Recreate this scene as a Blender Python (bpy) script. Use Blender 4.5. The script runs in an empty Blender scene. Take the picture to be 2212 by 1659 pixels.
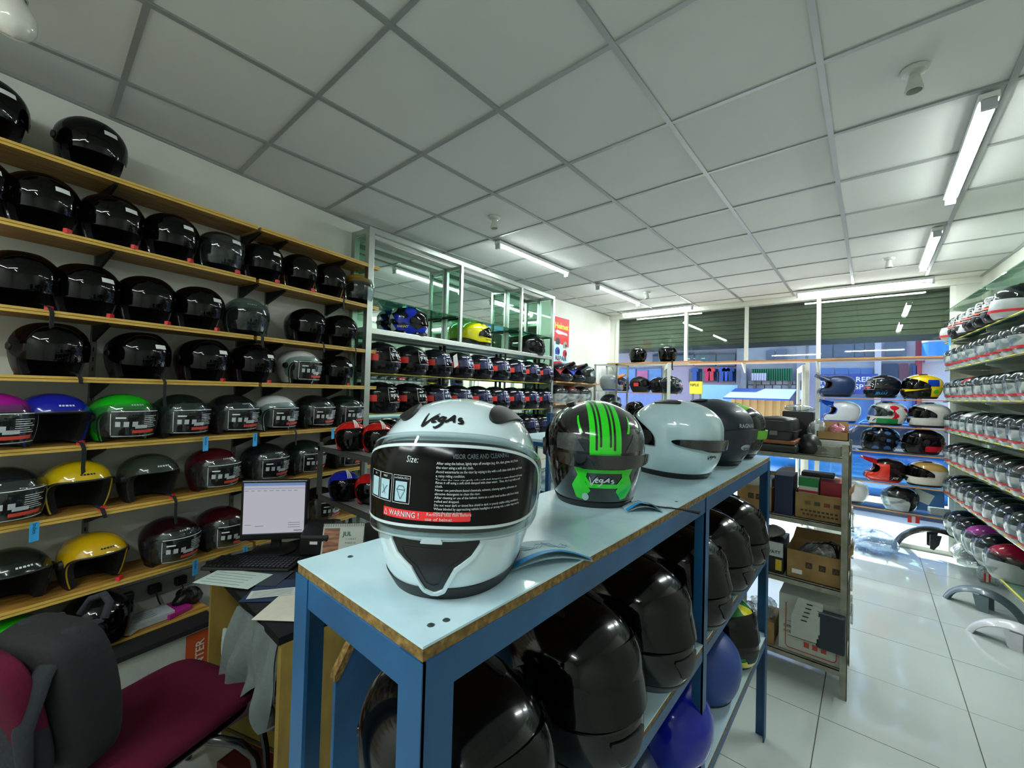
import bpy, bmesh, math, random
from mathutils import Vector, Matrix
random.seed(7)
PI = math.pi
scene = bpy.context.scene
COL = scene.collection
# ---------------------------------------------------------------- camera
FPX = 896.5
CAM = Vector((0, 0, 1.645))
YAW, PITCH, ROLL = 0.7128, 0.0183, 0.0274
_f = Vector((-math.sin(YAW)*math.cos(PITCH), math.cos(YAW)*math.cos(PITCH), math.sin(PITCH)))
_r0 = Vector((math.cos(YAW), math.sin(YAW), 0)); _u0 = _r0.cross(_f)
_r = _r0*math.cos(ROLL) + _u0*math.sin(ROLL)
_u = -_r0*math.sin(ROLL) + _u0*math.cos(ROLL)
cd = bpy.data.cameras.new('camera'); cam = bpy.data.objects.new('camera', cd); COL.objects.link(cam)
cd.sensor_width = 36; cd.lens = 36*FPX/2212; cd.clip_start = 0.02
m = Matrix((( _r.x, _u.x, -_f.x, CAM.x), (_r.y, _u.y, -_f.y, CAM.y), (_r.z, _u.z, -_f.z, CAM.z), (0, 0, 0, 1)))
cam.matrix_world = m
scene.camera = cam
# ---------------------------------------------------------------- world, sun, exposure
w = bpy.data.worlds.new('world'); scene.world = w; w.use_nodes = True
nt = w.node_tree; nt.nodes.clear()
wo = nt.nodes.new('ShaderNodeOutputWorld'); bg = nt.nodes.new('ShaderNodeBackground'); sk = nt.nodes.new('ShaderNodeTexSky')
sk.sky_type = 'NISHITA'; sk.sun_disc = False; sk.sun_elevation = math.radians(58); sk.sun_rotation = math.radians(-50)
bg.inputs['Strength'].default_value = 0.20
nt.links.new(sk.outputs[0], bg.inputs[0]); nt.links.new(bg.outputs[0], wo.inputs[0])
sl = bpy.data.lights.new('sun', 'SUN'); sl.energy = 9; sl.angle = math.radians(0.6); sl.color = (1, .97, .92)
so = bpy.data.objects.new('sun', sl); COL.objects.link(so)
so.rotation_euler = Vector((-0.55, 0.46, 1.0)).to_track_quat('Z', 'Y').to_euler()
vs = scene.view_settings
vs.view_transform = 'Standard'; vs.look = 'None'; vs.gamma = 1; vs.use_curve_mapping = False
vs.exposure = 1.32
scene.cycles.transparent_max_bounces = 24
TUBE = 50.0
# ---------------------------------------------------------------- pixel helpers (a pixel of the photo -> a point of the place)
def ray(u, v): return _f + _r*((u-1106)/FPX) - _u*((v-829.5)/FPX)
def at_z(u, v, z): d = ray(u, v); return CAM + d*((z-CAM.z)/d.z)
def at_y(u, v, y): d = ray(u, v); return CAM + d*(y/d.y)
def at_x(u, v, x): d = ray(u, v); return CAM + d*(x/d.x)
def at_pl(u, v, p0, n): d = ray(u, v); return CAM + d*((p0-CAM).dot(n)/d.dot(n))
def pl(p0, n): return Vector((p0[0], p0[1], CAM.z)), Vector((n[0], n[1], 0))
# ---------------------------------------------------------------- materials
def lin(h):
    if not isinstance(h, str): return tuple(h)+((1,) if len(h) == 3 else ())
    h = h.lstrip('#'); o = []
    for i in (0, 2, 4):
        x = int(h[i:i+2], 16)/255; o.append(x/12.92 if x < .04045 else ((x+.055)/1.055)**2.4)
    return (*o, 1)
MATS = {}
def M(name, col=None, rough=.5, metal=0, coat=0, var=.12, scale=30, bump=0, spec=.5, emit=0, aniso=None, sheen=0):
    if name in MATS: return MATS[name]
    m = bpy.data.materials.new(name); m.use_nodes = True; nt = m.node_tree; b = nt.nodes['Principled BSDF']
    c = lin(col); b.inputs['Base Color'].default_value = c
    b.inputs['Roughness'].default_value = rough; b.inputs['Metallic'].default_value = metal
    b.inputs['Coat Weight'].default_value = coat; b.inputs['Coat Roughness'].default_value = .03
    b.inputs['Specular IOR Level'].default_value = spec
    if sheen: b.inputs['Sheen Weight'].default_value = sheen
    if emit: b.inputs['Emission Color'].default_value = c; b.inputs['Emission Strength'].default_value = emit
    tc = nt.nodes.new('ShaderNodeTexCoord'); no = nt.nodes.new('ShaderNodeTexNoise')
    no.inputs['Scale'].default_value = scale; no.inputs['Detail'].default_value = 4
    if aniso:
        mp = nt.nodes.new('ShaderNodeMapping'); mp.inputs['Scale'].default_value = aniso
        nt.links.new(tc.outputs['Object'], mp.inputs[0]); nt.links.new(mp.outputs[0], no.inputs['Vector'])
    else: nt.links.new(tc.outputs['Object'], no.inputs['Vector'])
    if var:
        mx = nt.nodes.new('ShaderNodeMix'); mx.data_type = 'RGBA'
        mx.inputs[6].default_value = tuple(max(0, x*(1-var)) for x in c[:3])+(1,)
        mx.inputs[7].default_value = tuple(min(1, x*(1+var)) for x in c[:3])+(1,)
        nt.links.new(no.outputs['Fac'], mx.inputs[0]); nt.links.new(mx.outputs[2], b.inputs['Base Color'])
    if bump:
        bp = nt.nodes.new('ShaderNodeBump'); bp.inputs['Strength'].default_value = bump; bp.inputs['Distance'].default_value = .01
        nt.links.new(no.outputs['Fac'], bp.inputs['Height']); nt.links.new(bp.outputs[0], b.inputs['Normal'])
    MATS[name] = m; return m
def glassy(name, tint='#ffffff', trans=1.0, body='#ffffff', bodyamt=0.0, rough=.02, gl=1.0, bump=0, scale=18, edge=1.45):
    """thin sheet: see-through, fresnel gloss, optional milky body"""
    if name in MATS: return MATS[name]
    m = bpy.data.materials.new(name); m.use_nodes = True; nt = m.node_tree; nt.nodes.clear()
    out = nt.nodes.new('ShaderNodeOutputMaterial'); tr = nt.nodes.new('ShaderNodeBsdfTransparent'); g = nt.nodes.new('ShaderNodeBsdfGlossy')
    df = nt.nodes.new('ShaderNodeBsdfPrincipled'); fr = nt.nodes.new('ShaderNodeLayerWeight'); m1 = nt.nodes.new('ShaderNodeMixShader'); m2 = nt.nodes.new('ShaderNodeMixShader')
    tr.inputs[0].default_value = lin(tint); g.inputs['Roughness'].default_value = rough; df.inputs['Base Color'].default_value = lin(body); df.inputs['Roughness'].default_value = .5; df.inputs['Specular IOR Level'].default_value = 0
    fr.inputs[0].default_value = .5; m1.inputs[0].default_value = bodyamt
    pw_ = nt.nodes.new('ShaderNodeMath'); pw_.operation = 'POWER'; pw_.inputs[1].default_value = 5; ad = nt.nodes.new('ShaderNodeMath'); ad.operation = 'MULTIPLY_ADD'; ad.inputs[1].default_value = .96; ad.inputs[2].default_value = .04
    ml = nt.nodes.new('ShaderNodeMath'); ml.operation = 'MULTIPLY'; ml.inputs[1].default_value = gl; ml.use_clamp = True
    L = nt.links.new
    L(fr.outputs['Facing'], pw_.inputs[0]); L(pw_.outputs[0], ad.inputs[0]); L(ad.outputs[0], ml.inputs[0]); L(tr.outputs[0], m1.inputs[1]); L(df.outputs[0], m1.inputs[2])
    L(ml.outputs[0], m2.inputs[0]); L(m1.outputs[0], m2.inputs[1]); L(g.outputs[0], m2.inputs[2]); L(m2.outputs[0], out.inputs[0])
    if bump:
        tc = nt.nodes.new('ShaderNodeTexCoord'); no = nt.nodes.new('ShaderNodeTexNoise'); no.inputs['Scale'].default_value = scale; no.inputs['Detail'].default_value = 3; no.inputs['Distortion'].default_value = 1.5
        bp = nt.nodes.new('ShaderNodeBump'); bp.inputs['Strength'].default_value = bump; bp.inputs['Distance'].default_value = .02
        L(tc.outputs['Object'], no.inputs[0]); L(no.outputs[0], bp.inputs['Height']); L(bp.outputs[0], g.inputs['Normal']); L(bp.outputs[0], fr.inputs['Normal']); L(bp.outputs[0], df.inputs['Normal'])
        if bodyamt and bump > .5:
            rp = nt.nodes.new('ShaderNodeMapRange'); rp.inputs[1].default_value = .35; rp.inputs[2].default_value = .68; rp.inputs[3].default_value = bodyamt*.45; rp.inputs[4].default_value = min(1, bodyamt*1.6)
            L(no.outputs[0], rp.inputs[0]); L(rp.outputs[0], m1.inputs[0])
    MATS[name] = m; return m
def emit(name, col, s):
    if name in MATS: return MATS[name]
    m = bpy.data.materials.new(name); m.use_nodes = True; nt = m.node_tree; nt.nodes.clear()
    o = nt.nodes.new('ShaderNodeOutputMaterial'); e = nt.nodes.new('ShaderNodeEmission'); e.inputs[0].default_value = lin(col); e.inputs[1].default_value = s
    nt.links.new(e.outputs[0], o.inputs[0]); MATS[name] = m; return m
def ramp_mat(name, cols, rough=.5, scale=5, aniso=(1, 1, 1), bump=.1, coat=0, kind='NOISE', dist=0, metal=0, detail=6):
    if name in MATS: return MATS[name]
    m = bpy.data.materials.new(name); m.use_nodes = True; nt = m.node_tree; b = nt.nodes['Principled BSDF']
    tc = nt.nodes.new('ShaderNodeTexCoord'); mp = nt.nodes.new('ShaderNodeMapping'); mp.inputs['Scale'].default_value = aniso
    if kind == 'VORONOI': no = nt.nodes.new('ShaderNodeTexVoronoi'); fo = no.outputs['Distance']
    else: no = nt.nodes.new('ShaderNodeTexNoise'); no.inputs['Detail'].default_value = detail; no.inputs['Distortion'].default_value = dist; fo = no.outputs['Fac']
    no.inputs['Scale'].default_value = scale; rp = nt.nodes.new('ShaderNodeValToRGB')
    el = rp.color_ramp.elements
    while len(el) < len(cols): el.new(.5)
    for e, (p, c) in zip(el, cols): e.position = p; e.color = lin(c)
    L = nt.links.new
    L(tc.outputs['Object'], mp.inputs[0]); L(mp.outputs[0], no.inputs['Vector']); L(fo, rp.inputs[0]); L(rp.outputs[0], b.inputs['Base Color'])
    b.inputs['Roughness'].default_value = rough; b.inputs['Coat Weight'].default_value = coat; b.inputs['Metallic'].default_value = metal
    if bump:
        bp = nt.nodes.new('ShaderNodeBump'); bp.inputs['Strength'].default_value = bump; bp.inputs['Distance'].default_value = .005
        L(fo, bp.inputs['Height']); L(bp.outputs[0], b.inputs['Normal'])
    MATS[name] = m; return m
# ---------------------------------------------------------------- mesh builder
class MB:
    def __init__(s): s.v = []; s.f = []; s.m = []
    def add(s, vs, fs, mi=0):
        o = len(s.v); s.v += [tuple(x) for x in vs]; s.f += [tuple(i+o for i in f) for f in fs]; s.m += [mi]*len(fs); return s
    def box(s, c, d, mi=0, R=None):
        h = [x/2 for x in d]; vs = [Vector((i*h[0], j*h[1], k*h[2])) for i in (-1, 1) for j in (-1, 1) for k in (-1, 1)]
        if R is not None:
            if not isinstance(R, Matrix): R = Matrix.Rotation(R, 3, 'Z')
            vs = [R @ x for x in vs]
        c = Vector(c)
        return s.add([x+c for x in vs], [(0, 1, 3, 2), (4, 6, 7, 5), (0, 4, 5, 1), (2, 3, 7, 6), (0, 2, 6, 4), (1, 5, 7, 3)], mi)
    def span(s, a, b, mi=0):
        return s.box([(x+y)/2 for x, y in zip(a, b)], [abs(x-y) for x, y in zip(a, b)], mi)
    def bar(s, p, q, wd, th, mi=0, up=(0, 0, 1)):
        p = Vector(p); q = Vector(q); d = q-p; x = d.normalized(); u = Vector(up); y = u.cross(x)
        if y.length < 1e-4: y = Vector((1, 0, 0)).cross(x)
        y.normalize(); z = x.cross(y); R = Matrix((x, y, z)).transposed()
        return s.box((p+q)/2, (d.length, wd, th), mi, R)
    def cyl(s, p, q, r, r2=None, n=12, mi=0, cap=True):
        return s.tube([p, q], [r, r if r2 is None else r2], n, mi, cap)
    def tube(s, pts, r, n=8, mi=0, cap=True, flat=1.0):
        pts = [Vector(p) for p in pts]; R = r if isinstance(r, (list, tuple)) else [r]*len(pts)
        vs = []; prev = None
        for i, p in enumerate(pts):
            t = (pts[min(i+1, len(pts)-1)]-pts[max(i-1, 0)]).normalized()
            if prev is None:
                a = Vector((0, 0, 1)) if abs(t.z) < .9 else Vector((1, 0, 0)); x = a.cross(t).normalized()
            else: x = (prev - t*prev.dot(t)).normalized()
            prev = x; y = t.cross(x)
            for k in range(n):
                a = 2*PI*k/n; vs.append(p + x*(R[i]*math.cos(a)) + y*(R[i]*flat*math.sin(a)))
        fs = [(i*n+k, i*n+(k+1) % n, (i+1)*n+(k+1) % n, (i+1)*n+k) for i in range(len(pts)-1) for k in range(n)]
        if cap: fs += [tuple(range(n-1, -1, -1)), tuple((len(pts)-1)*n+k for k in range(n))]
        return s.add(vs, fs, mi)
    def lathe(s, prof, n=24, c=(0, 0, 0), mi=0):
        vs = [(c[0]+r*math.cos(2*PI*k/n), c[1]+r*math.sin(2*PI*k/n), c[2]+z) for r, z in prof for k in range(n)]
        fs = [(i*n+k, i*n+(k+1) % n, (i+1)*n+(k+1) % n, (i+1)*n+k) for i in range(len(prof)-1) for k in range(n)]
        return s.add(vs, fs, mi)
    def prism(s, poly, o, ex, ey, ez, mi=0):
        """poly (2d) spanned by ex, ey at o, extruded by ez"""
        o, ex, ey, ez = map(Vector, (o, ex, ey, ez)); n = len(poly)
        vs = [o+ex*x+ey*y for x, y in poly]; vs += [v+ez for v in vs]
        fs = [tuple(range(n-1, -1, -1)), tuple(range(n, 2*n))] + [(i, (i+1) % n, n+(i+1) % n, n+i) for i in range(n)]
        return s.add(vs, fs, mi)
    def grid(s, fn, nu, nv, mi=0, cu=False):
        vs = [fn(i/nu, j/nv) for j in range(nv+1) for i in range(nu+1)]
        fs = [(j*(nu+1)+i, j*(nu+1)+i+1, (j+1)*(nu+1)+i+1, (j+1)*(nu+1)+i) for j in range(nv) for i in range(nu)]
        return s.add(vs, fs, mi)
    def mesh(s, name, smooth=None):
        me = bpy.data.meshes.new(name); me.from_pydata(s.v, [], s.f)
        if any(s.m): me.polygons.foreach_set('material_index', s.m)
        if smooth is not None:
            me.shade_smooth()
            if smooth: me.set_sharp_from_angle(angle=math.radians(smooth))
        me.update(); return me
    def build(s, name, mat, parent=None, loc=(0, 0, 0), rz=0, smooth=None, bevel=0, fix=True):
        me = s.mesh(name, smooth)
        if fix:
            bm = bmesh.new(); bm.from_mesh(me); bmesh.ops.recalc_face_normals(bm, faces=bm.faces); bm.to_mesh(me); bm.free()
        for x in (mat if isinstance(mat, (list, tuple)) else [mat]): me.materials.append(x)
        o = bpy.data.objects.new(name, me); COL.objects.link(o); o.location = loc; o.rotation_euler = (0, 0, rz); o.parent = parent
        if bevel:
            b = o.modifiers.new('bevel', 'BEVEL'); b.width = bevel; b.segments = 2; b.limit_method = 'ANGLE'
        return o
def tag(o, label, cat, group=None):
    o['label'] = label; o['category'] = cat
    if group: o['group'] = group
    return o
def thing(name, label, cat, loc=(0, 0, 0), rz=0, group=None):
    o = bpy.data.objects.new(name, None); COL.objects.link(o); o.location = loc; o.rotation_euler = (0, 0, rz); o.empty_display_size = .05
    return tag(o, label, cat, group)
def struct(o): o['kind'] = 'structure'; return o
def sempty(name, loc=(0, 0, 0)):
    o = bpy.data.objects.new(name, None); COL.objects.link(o); o.location = loc; return struct(o)
def inst(me, name, mat, parent=None, loc=(0, 0, 0), rz=0):
    """object on shared mesh data, materials on the object"""
    mats = mat if isinstance(mat, (list, tuple)) else [mat]
    while len(me.materials) < len(mats): me.materials.append(None)
    o = bpy.data.objects.new(name, me); COL.objects.link(o)
    for i, x in enumerate(mats): o.material_slots[i].link = 'OBJECT'; o.material_slots[i].material = x
    o.parent = parent; o.location = loc; o.rotation_euler = (0, 0, rz); return o
_tx = {}
def text_geo(s, size=1, bold=0, shear=0, align='CENTER', space=1, line=1):
    k = (s, bold, shear, align, space, line)
    if k not in _tx:
        c = bpy.data.curves.new('t', 'FONT'); c.body = s; c.size = 1; c.offset = bold; c.shear = shear; c.align_x = align; c.align_y = 'CENTER' if align == 'CENTER' else 'TOP_BASELINE'
        c.resolution_u = 2; c.space_character = space; c.space_line = line
        o = bpy.data.objects.new('t', c); me = bpy.data.meshes.new_from_object(o)
        _tx[k] = ([tuple(v.co) for v in me.vertices], [tuple(p.vertices) for p in me.polygons])
        bpy.data.objects.remove(o); bpy.data.curves.remove(c); bpy.data.meshes.remove(me)
    v, f = _tx[k]; return [(x*size, y*size) for x, y, z in v], f
def put_text(mb, s, size, o, ex, ey, mi=0, lift=0, **kw):
    v, f = text_geo(s, size, **kw); o = Vector(o); ex = Vector(ex).normalized(); ey = Vector(ey).normalized(); n = ex.cross(ey)
    mb.add([o+ex*x+ey*y+n*lift for x, y in v], f, mi); return mb
def clip_poly(poly, room):
    """clip a 2d polygon to a convex counter-clockwise polygon"""
    out = poly
    for i in range(len(room)):
        a = room[i]; b = room[(i+1) % len(room)]; inp = out; out = []
        def sd(p): return (b[0]-a[0])*(p[1]-a[1])-(b[1]-a[1])*(p[0]-a[0])
        for j in range(len(inp)):
            p = inp[j]; q = inp[(j+1) % len(inp)]; dp, dq = sd(p), sd(q)
            if dp >= 0: out.append(p)
            if dp*dq < 0: t = dp/(dp-dq); out.append((p[0]+(q[0]-p[0])*t, p[1]+(q[1]-p[1])*t))
        if len(out) < 3: return []
    return out
# ---------------------------------------------------------------- palette
ALU = M('aluminium', '#b6bcb6', .35, 1, var=.06)
STEEL = M('grey_steel', '#6d6f68', .45, .8, var=.15)
WHITEP = ramp_mat('wall_paint', [(.3, '#c3c4b8'), (.55, '#d0d1c8'), (.8, '#d9d9d3')], .85, 1.6, bump=.05)
CEILT = ramp_mat('ceiling_tile', [(.25, '#c3c4bf'), (.6, '#cfcfca'), (.85, '#d6d5d0')], .9, .9, bump=.02)
TBAR = M('tee_bar', '#989b98', .4, .3, var=.1, scale=6)
FLOORT = ramp_mat('floor_tile', [(.2, '#a9b1ae'), (.6, '#b8bfbc'), (.9, '#c5cbc8')], .13, .8, bump=.01, coat=.3)
GROUT = M('grout', '#565850', .9)
BLACK = M('black_plastic', '#0a0b0c', .4)
BLACKM = M('black_matte', '#070708', .8)
WOOD = ramp_mat('shelf_wood', [(.2, '#6e4a1c'), (.45, '#9a6d2c'), (.7, '#b98a3e'), (.9, '#8d6024')], .55, 3, (2, 14, 14), .1)
WOODE = ramp_mat('shelf_edge', [(.2, '#a98433'), (.55, '#cfa94e'), (.85, '#8f6a24')], .5, 4, (2, 2, 40), .1)
WINWOOD = ramp_mat('window_board', [(.2, '#9a6a3c'), (.5, '#c08a50'), (.85, '#d9a468')], .5, 3, (2, 16, 16), .1)
BLUEM = ramp_mat('blue_paint', [(.3, '#083a60'), (.6, '#0c4c7a'), (.85, '#1b6696')], .42, 5, bump=.12)
FRAMEW = M('frame_white', '#cfd2c8', .45, .2, var=.08)
GLASS = glassy('window_glass', '#f2f8f8', gl=.9)
# ================================================================ THE ROOM
H = 3.0
YK = 2.707
def lwx(y):                                        # left wall line (it bends where the cabinet starts)
    return -3.2535-(y-1.81)*.1746 if y < YK else -3.41-(y-YK)*.004
YB, YF = -2.2, 6.55
def rwx(y): return .877+(6.53-y)*.087
ROOM = [(lwx(YB), YB), (rwx(YB), YB), (rwx(YF), YF), (lwx(YF), YF), (lwx(YK), YK)]
def slab(name, poly, z0, z1, mat, parent=None):
    return MB().prism(poly, (0, 0, z0), (1, 0, 0), (0, 1, 0), (0, 0, z1-z0)).build(name, mat, parent)
def wall(name, a, b, z0, z1, t, mat):
    a = Vector((*a, 0)); b = Vector((*b, 0)); n = Vector((0, 0, 1)).cross((b-a).normalized())
    return struct(MB().prism([(0, 0), (1, 0), (1, 1), (0, 1)], a+Vector((0, 0, z0)), b-a, n*t, (0, 0, z1-z0)).build(name, mat))
wall('wall_left', (lwx(YK+.02), YK+.02), (lwx(YB), YB), 0, H+.1, -.12, WHITEP)
wall('wall_left_far', (lwx(YF+.1), YF+.1), (lwx(YK), YK), 0, H+.1, -.12, WHITEP)
wall('wall_right', (rwx(YB), YB), (rwx(YF+.1), YF+.1), 0, H+.1, -.12, WHITEP)
wall('wall_back', (lwx(YB)-.1, YB), (rwx(YB)+.1, YB), 0, H+.1, -.12, WHITEP)
fl = struct(slab('floor', [(-3.7, YB), (1.9, YB), (1.1, YF+.25), (-3.6, YF+.25)], -.12, -.004, GROUT))
cl = struct(slab('ceiling', [(-3.7, YB), (1.9, YB), (1.1, YF+.25), (-3.6, YF+.25)], H+.015, H+.12, CEILT))
ROOMT = [(lwx(YB)+.01, YB+.01), (rwx(YB)-.01, YB+.01), (rwx(YF)-.01, YF+.2), (lwx(YF)+.01, YF+.2), (lwx(YK)+.01, YK)]
for i in range(-7, 4):
    for j in range(-10, 6):
        x, y = .411+.6*i, 3.333+.6*j; g = .0022
        p = clip_poly([(x+g, y+g), (x+.6-g, y+g), (x+.6-g, y+.6-g), (x+g, y+.6-g)], ROOMT)
        if p: slab('floor_tile', p, -.006, random.uniform(-.0004, .0004), FLOORT, fl)
ROOMC = [(lwx(YB), YB), (rwx(YB), YB), (rwx(YF), YF), (lwx(YF), YF), (lwx(YK), YK)]
for i in range(-1, 9):
    for j in range(-5, 12):
        x, y = -3.164+.6*i, .2275+.6*j; g = .004
        p = clip_poly([(x+g, y+g), (x+.6-g, y+g), (x+.6-g, y+.6-g), (x+g, y+.6-g)], ROOMC)
        if p: slab('ceiling_tile', p, H+random.uniform(-.001, .002), H+.014, CEILT, cl)
for i in range(0, 9):
    x = -3.164+.6*i; p = clip_poly([(x-.012, YB), (x+.012, YB), (x+.012, YF), (x-.012, YF)], ROOMC)
    if p: slab('grid_bar', p, H-.009, H+.004, TBAR, cl)
for j in range(-4, 11):
    y = .2275+.6*j; p = clip_poly([(-4, y-.011), (2.5, y-.011), (2.5, y+.011), (-4, y+.011)], ROOMC)
    if p: slab('grid_bar', p, H-.007, H+.004, TBAR, cl)
for i in range(5):                                  # wall angle around the ceiling
    a, b = ROOMC[i], ROOMC[(i+1) % 5]
    MB().bar((*a, H-.006), (*b, H-.006), .04, .012).build('grid_bar', TBAR, cl)
# ---------------------------------------------------------------- shop front
yw = 6.55
zs = 2.145                                          # display board under the top lights
fr = sempty('window_1', (0, yw, 0))
def fbar(x0, x1, z0, z1, d=.05, name='window_frame', m_=FRAMEW, y=0): return MB().span((x0, y-d/2, z0), (x1, y+d/2, z1)).build(name, m_, fr, bevel=.003)
MX = [-3.30, -2.15, -1.327, -.508, .672]
fbar(-3.44, .90, 2.93, 3.0, .12)
for x in MX: fbar(x-.022, x+.022, zs if -2.4 < x < -1 else .0, 2.93, .06)
fbar(-3.30, .67, zs-.02, zs+.02, .05)
fbar(-3.30, -2.48, .0, .06); fbar(-.508, .672, .0, .05)
fbar(-2.50, -2.455, 0, zs, .06); fbar(-.64, -.60, 0, zs, .06)
for a, b in zip(MX[:-1], MX[1:]): MB().span((a+.02, -.003, zs+.02), (b-.02, .003, 2.93)).build('window_pane', GLASS, fr)
MB().span((-3.28, -.003, .06), (-2.5, .003, zs-.02)).build('window_pane', GLASS, fr)
MB().span((-.49, -.003, .05), (.65, .003, zs-.02)).build('window_pane', GLASS, fr)
pw = MB().span((-3.5, yw-.02, 0), (-3.322, yw+.12, H)).build('wall_front', WHITEP); struct(pw)
pw = MB().span((.694, yw-.05, 0), (.99, yw+.12, H)).build('wall_front_right', WHITEP); struct(pw)
# open door leaves
def door(name, hinge, ang, w_):
    d = sempty(name, (*hinge, 0)); d.rotation_euler = (0, 0, ang)
    MB().span((0, -.02, .02), (.06, .02, 2.1)).span((w_-.06, -.02, .02), (w_, .02, 2.1)).span((.06, -.02, .02), (w_-.06, .02, .12)).span((.06, -.02, 2.03), (w_-.06, .02, 2.1)).build('door_frame', FRAMEW, d, bevel=.003)
    MB().span((.06, -.003, .12), (w_-.06, .003, 2.03)).build('door_pane', GLASS, d)
    MB().tube([(w_-.1, -.02, .95), (w_-.1, -.06, .97), (w_-.1, -.06, 1.2), (w_-.1, -.02, 1.22)], .008).build('door_handle', ALU, d, smooth=40)
door('door_1', (-2.45, yw-.04), -1.15, .86)
door('door_2', (-.66, yw+.06), 1.75, .86)
# roller shutter, half down, outside the glass
sh = thing('roller_shutter', 'olive grey metal roller shutter half lowered outside the shop window', 'shutter', (0, yw+.22, 0))
SHUT = ramp_mat('shutter_slat', [(.3, '#3d4432'), (.6, '#4a523c'), (.85, '#596148')], .9, 3, (1, 1, 6), .05)
prof = [(.0, .002), (.004, .003), (.0045, .035), (.004, .065), (.0, .066)]
sm = MB(); n_ = len(prof)
sm.add([(x, -y, z) for x in (-3.45, .8) for y, z in prof], [(i, i+1, n_+i+1, n_+i) for i in range(n_-1)])
sm.add([(x, -y+.002, z) for x in (-3.45, .8) for y, z in prof], [(i, i+1, n_+i+1, n_+i) for i in range(n_-1)])
sme = sm.mesh('slat', 60)
for k in range(12): inst(sme, 'slat', SHUT, sh, (0, 0, 2.44+k*.07))
MB().span((-3.45, .004, 2.40), (.8, .010, 3.28)).build('added_dark_backing', M('shutter_gap_shade', '#14170f', .9), sh)  # dark sheet added behind the slats, stands in for shade in their gaps
MB().span((-3.45, -.02, 2.37), (.8, .02, 2.44)).build('bottom_rail', M('shutter_rail', '#2e3440', .5, .4), sh)
# display boards across the window
wb = thing('display_board', 'long brown wooden board across the shop window carrying two black helmets', 'shelf', (0, 6.37, zs))
MB().span((-3.32, -.13, 0), (-1.86, .13, .018)).build('plank', WINWOOD, wb, bevel=.002)
MB().span((-2.0, -.15, -.02), (.66, .11, 0)).build('plank', WINWOOD, wb, bevel=.002)
for x in (-3.28, -1.327, -.508, .62): MB().prism([(0, 0), (-.2, 0), (0, -.13)], (x-.008, .12, -.022), (0, 1, 0), (0, 0, 1), (.016, 0, 0)).build('bracket', FRAMEW, wb)
def winshelf(label, x0, x1, z, y0=6.2, y1=6.46, mat=None):
    s_ = thing('window_shelf', label, 'shelf', ((x0+x1)/2, (y0+y1)/2, z)); hx = (x1-x0)/2; hy = (y1-y0)/2
    MB().span((-hx, -hy+.014, -.009), (hx, hy, -.001)).build('glass_sheet', glassy('shelf_sheet', '#e4f0ee', gl=1.0), s_); MB().span((-hx, -hy, -.012), (hx, -hy+.014, 0)).build('front_edge', WINWOOD, s_, bevel=.002)
    for x in (-hx+.03, hx-.03): MB().bar((x, hy, -.018), (x, -hy+.04, -.018), .012, .012).build('bracket', ALU, s_)
    return s_
WZ = [1.69, 1.385, 1.095, .755, .465]
od = ['top', 'second', 'third', 'fourth', 'lowest']
for z, o_ in zip(WZ, od): winshelf(f'thin brown {o_} shelf in the street window right of the entrance', -.47, .63, z-.012)
winshelf('thin brown shelf in the narrow window left of the entrance', -3.26, -2.14, 1.688)
# ---------------------------------------------------------------- ceiling lamps
TUBEM = emit('tube_glow', (.90, 1.0, .985), TUBE)
def tube(a, b, label):
    a = Vector((*a, H-.012)); b = Vector((*b, H-.012)); d = b-a; L_ = d.length; ang = math.atan2(d.y, d.x)
    t = thing('tube_light', label, 'light', a, ang, 'fluorescent battens on the ceiling')
    MB().span((0, -.032, -.03), (L_, .032, 0)).build('batten', M('batten_white', '#d8dcd8', .4), t, bevel=.003)
    mb = MB(); n_ = 10; pr_ = [(.030*(2*k/n_-1), -.031-.012*(1-(2*k/n_-1)**2)) for k in range(n_+1)]
    mb.add([(x, y, z) for x in (.024, L_-.024) for y, z in pr_], [(k, k+1, n_+2+k, n_+1+k) for k in range(n_)]); mb.build('tube', TUBEM, t, smooth=60)
    for x in (.012, L_-.012): MB().box((x, 0, -.046), (.024, .05, .05)).build('end_cap', M('cap_grey', '#aab0b0', .4), t, bevel=.004)
gx = lambda i: -3.164+.6*i
gy = lambda j: .2275+.6*j
tube((gx(1)+.03, gy(4)+.05), (gx(1)+.03, gy(6)-.02), 'tube light over the glass cabinet, its end beside a lamp holder')
tube((gx(1)+.03, gy(7)+.05), (gx(1)+.03, gy(9)+.03), 'tube light over the helmet repair poster, running toward the street')
p = at_z(1332, 676, 2.95); q = at_z(1488, 659, 2.95); tube((p.x, 6.28), (q.x, 6.28), 'tube light running along the shop front above the narrow window')
p = at_z(1716, 632, 2.95); tube((p.x, 6.22), (p.x+1.22, 6.22), 'tube light running along the shop front above the wide right window')
tube((gx(6)-.06, gy(4)+.02), (gx(6)-.06, gy(6)-.0), 'large bright tube light running lengthwise on the right ceiling side')
tube((gx(6)-.06, gy(7)+.05), (gx(6)-.06, gy(9)), 'tube light in line between the brightest tube and the shop front')
tube((-.55, -1.0), (.65, -1.0), 'added unseen tube light over the back of the blue rack aisle')  # unseen tube behind the camera, added to brighten the near helmets and rack
tube((-2.3, -1.6), (-1.1, -1.6), 'added unseen tube light across the ceiling near the back wall')  # further tube out of view, added as extra light for the near end
tube((-1.1, -1.5), (-1.1, -.45), 'added unseen tube light running lengthwise at the back of the shop')  # also out of view, added to lift the light behind the camera
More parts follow.
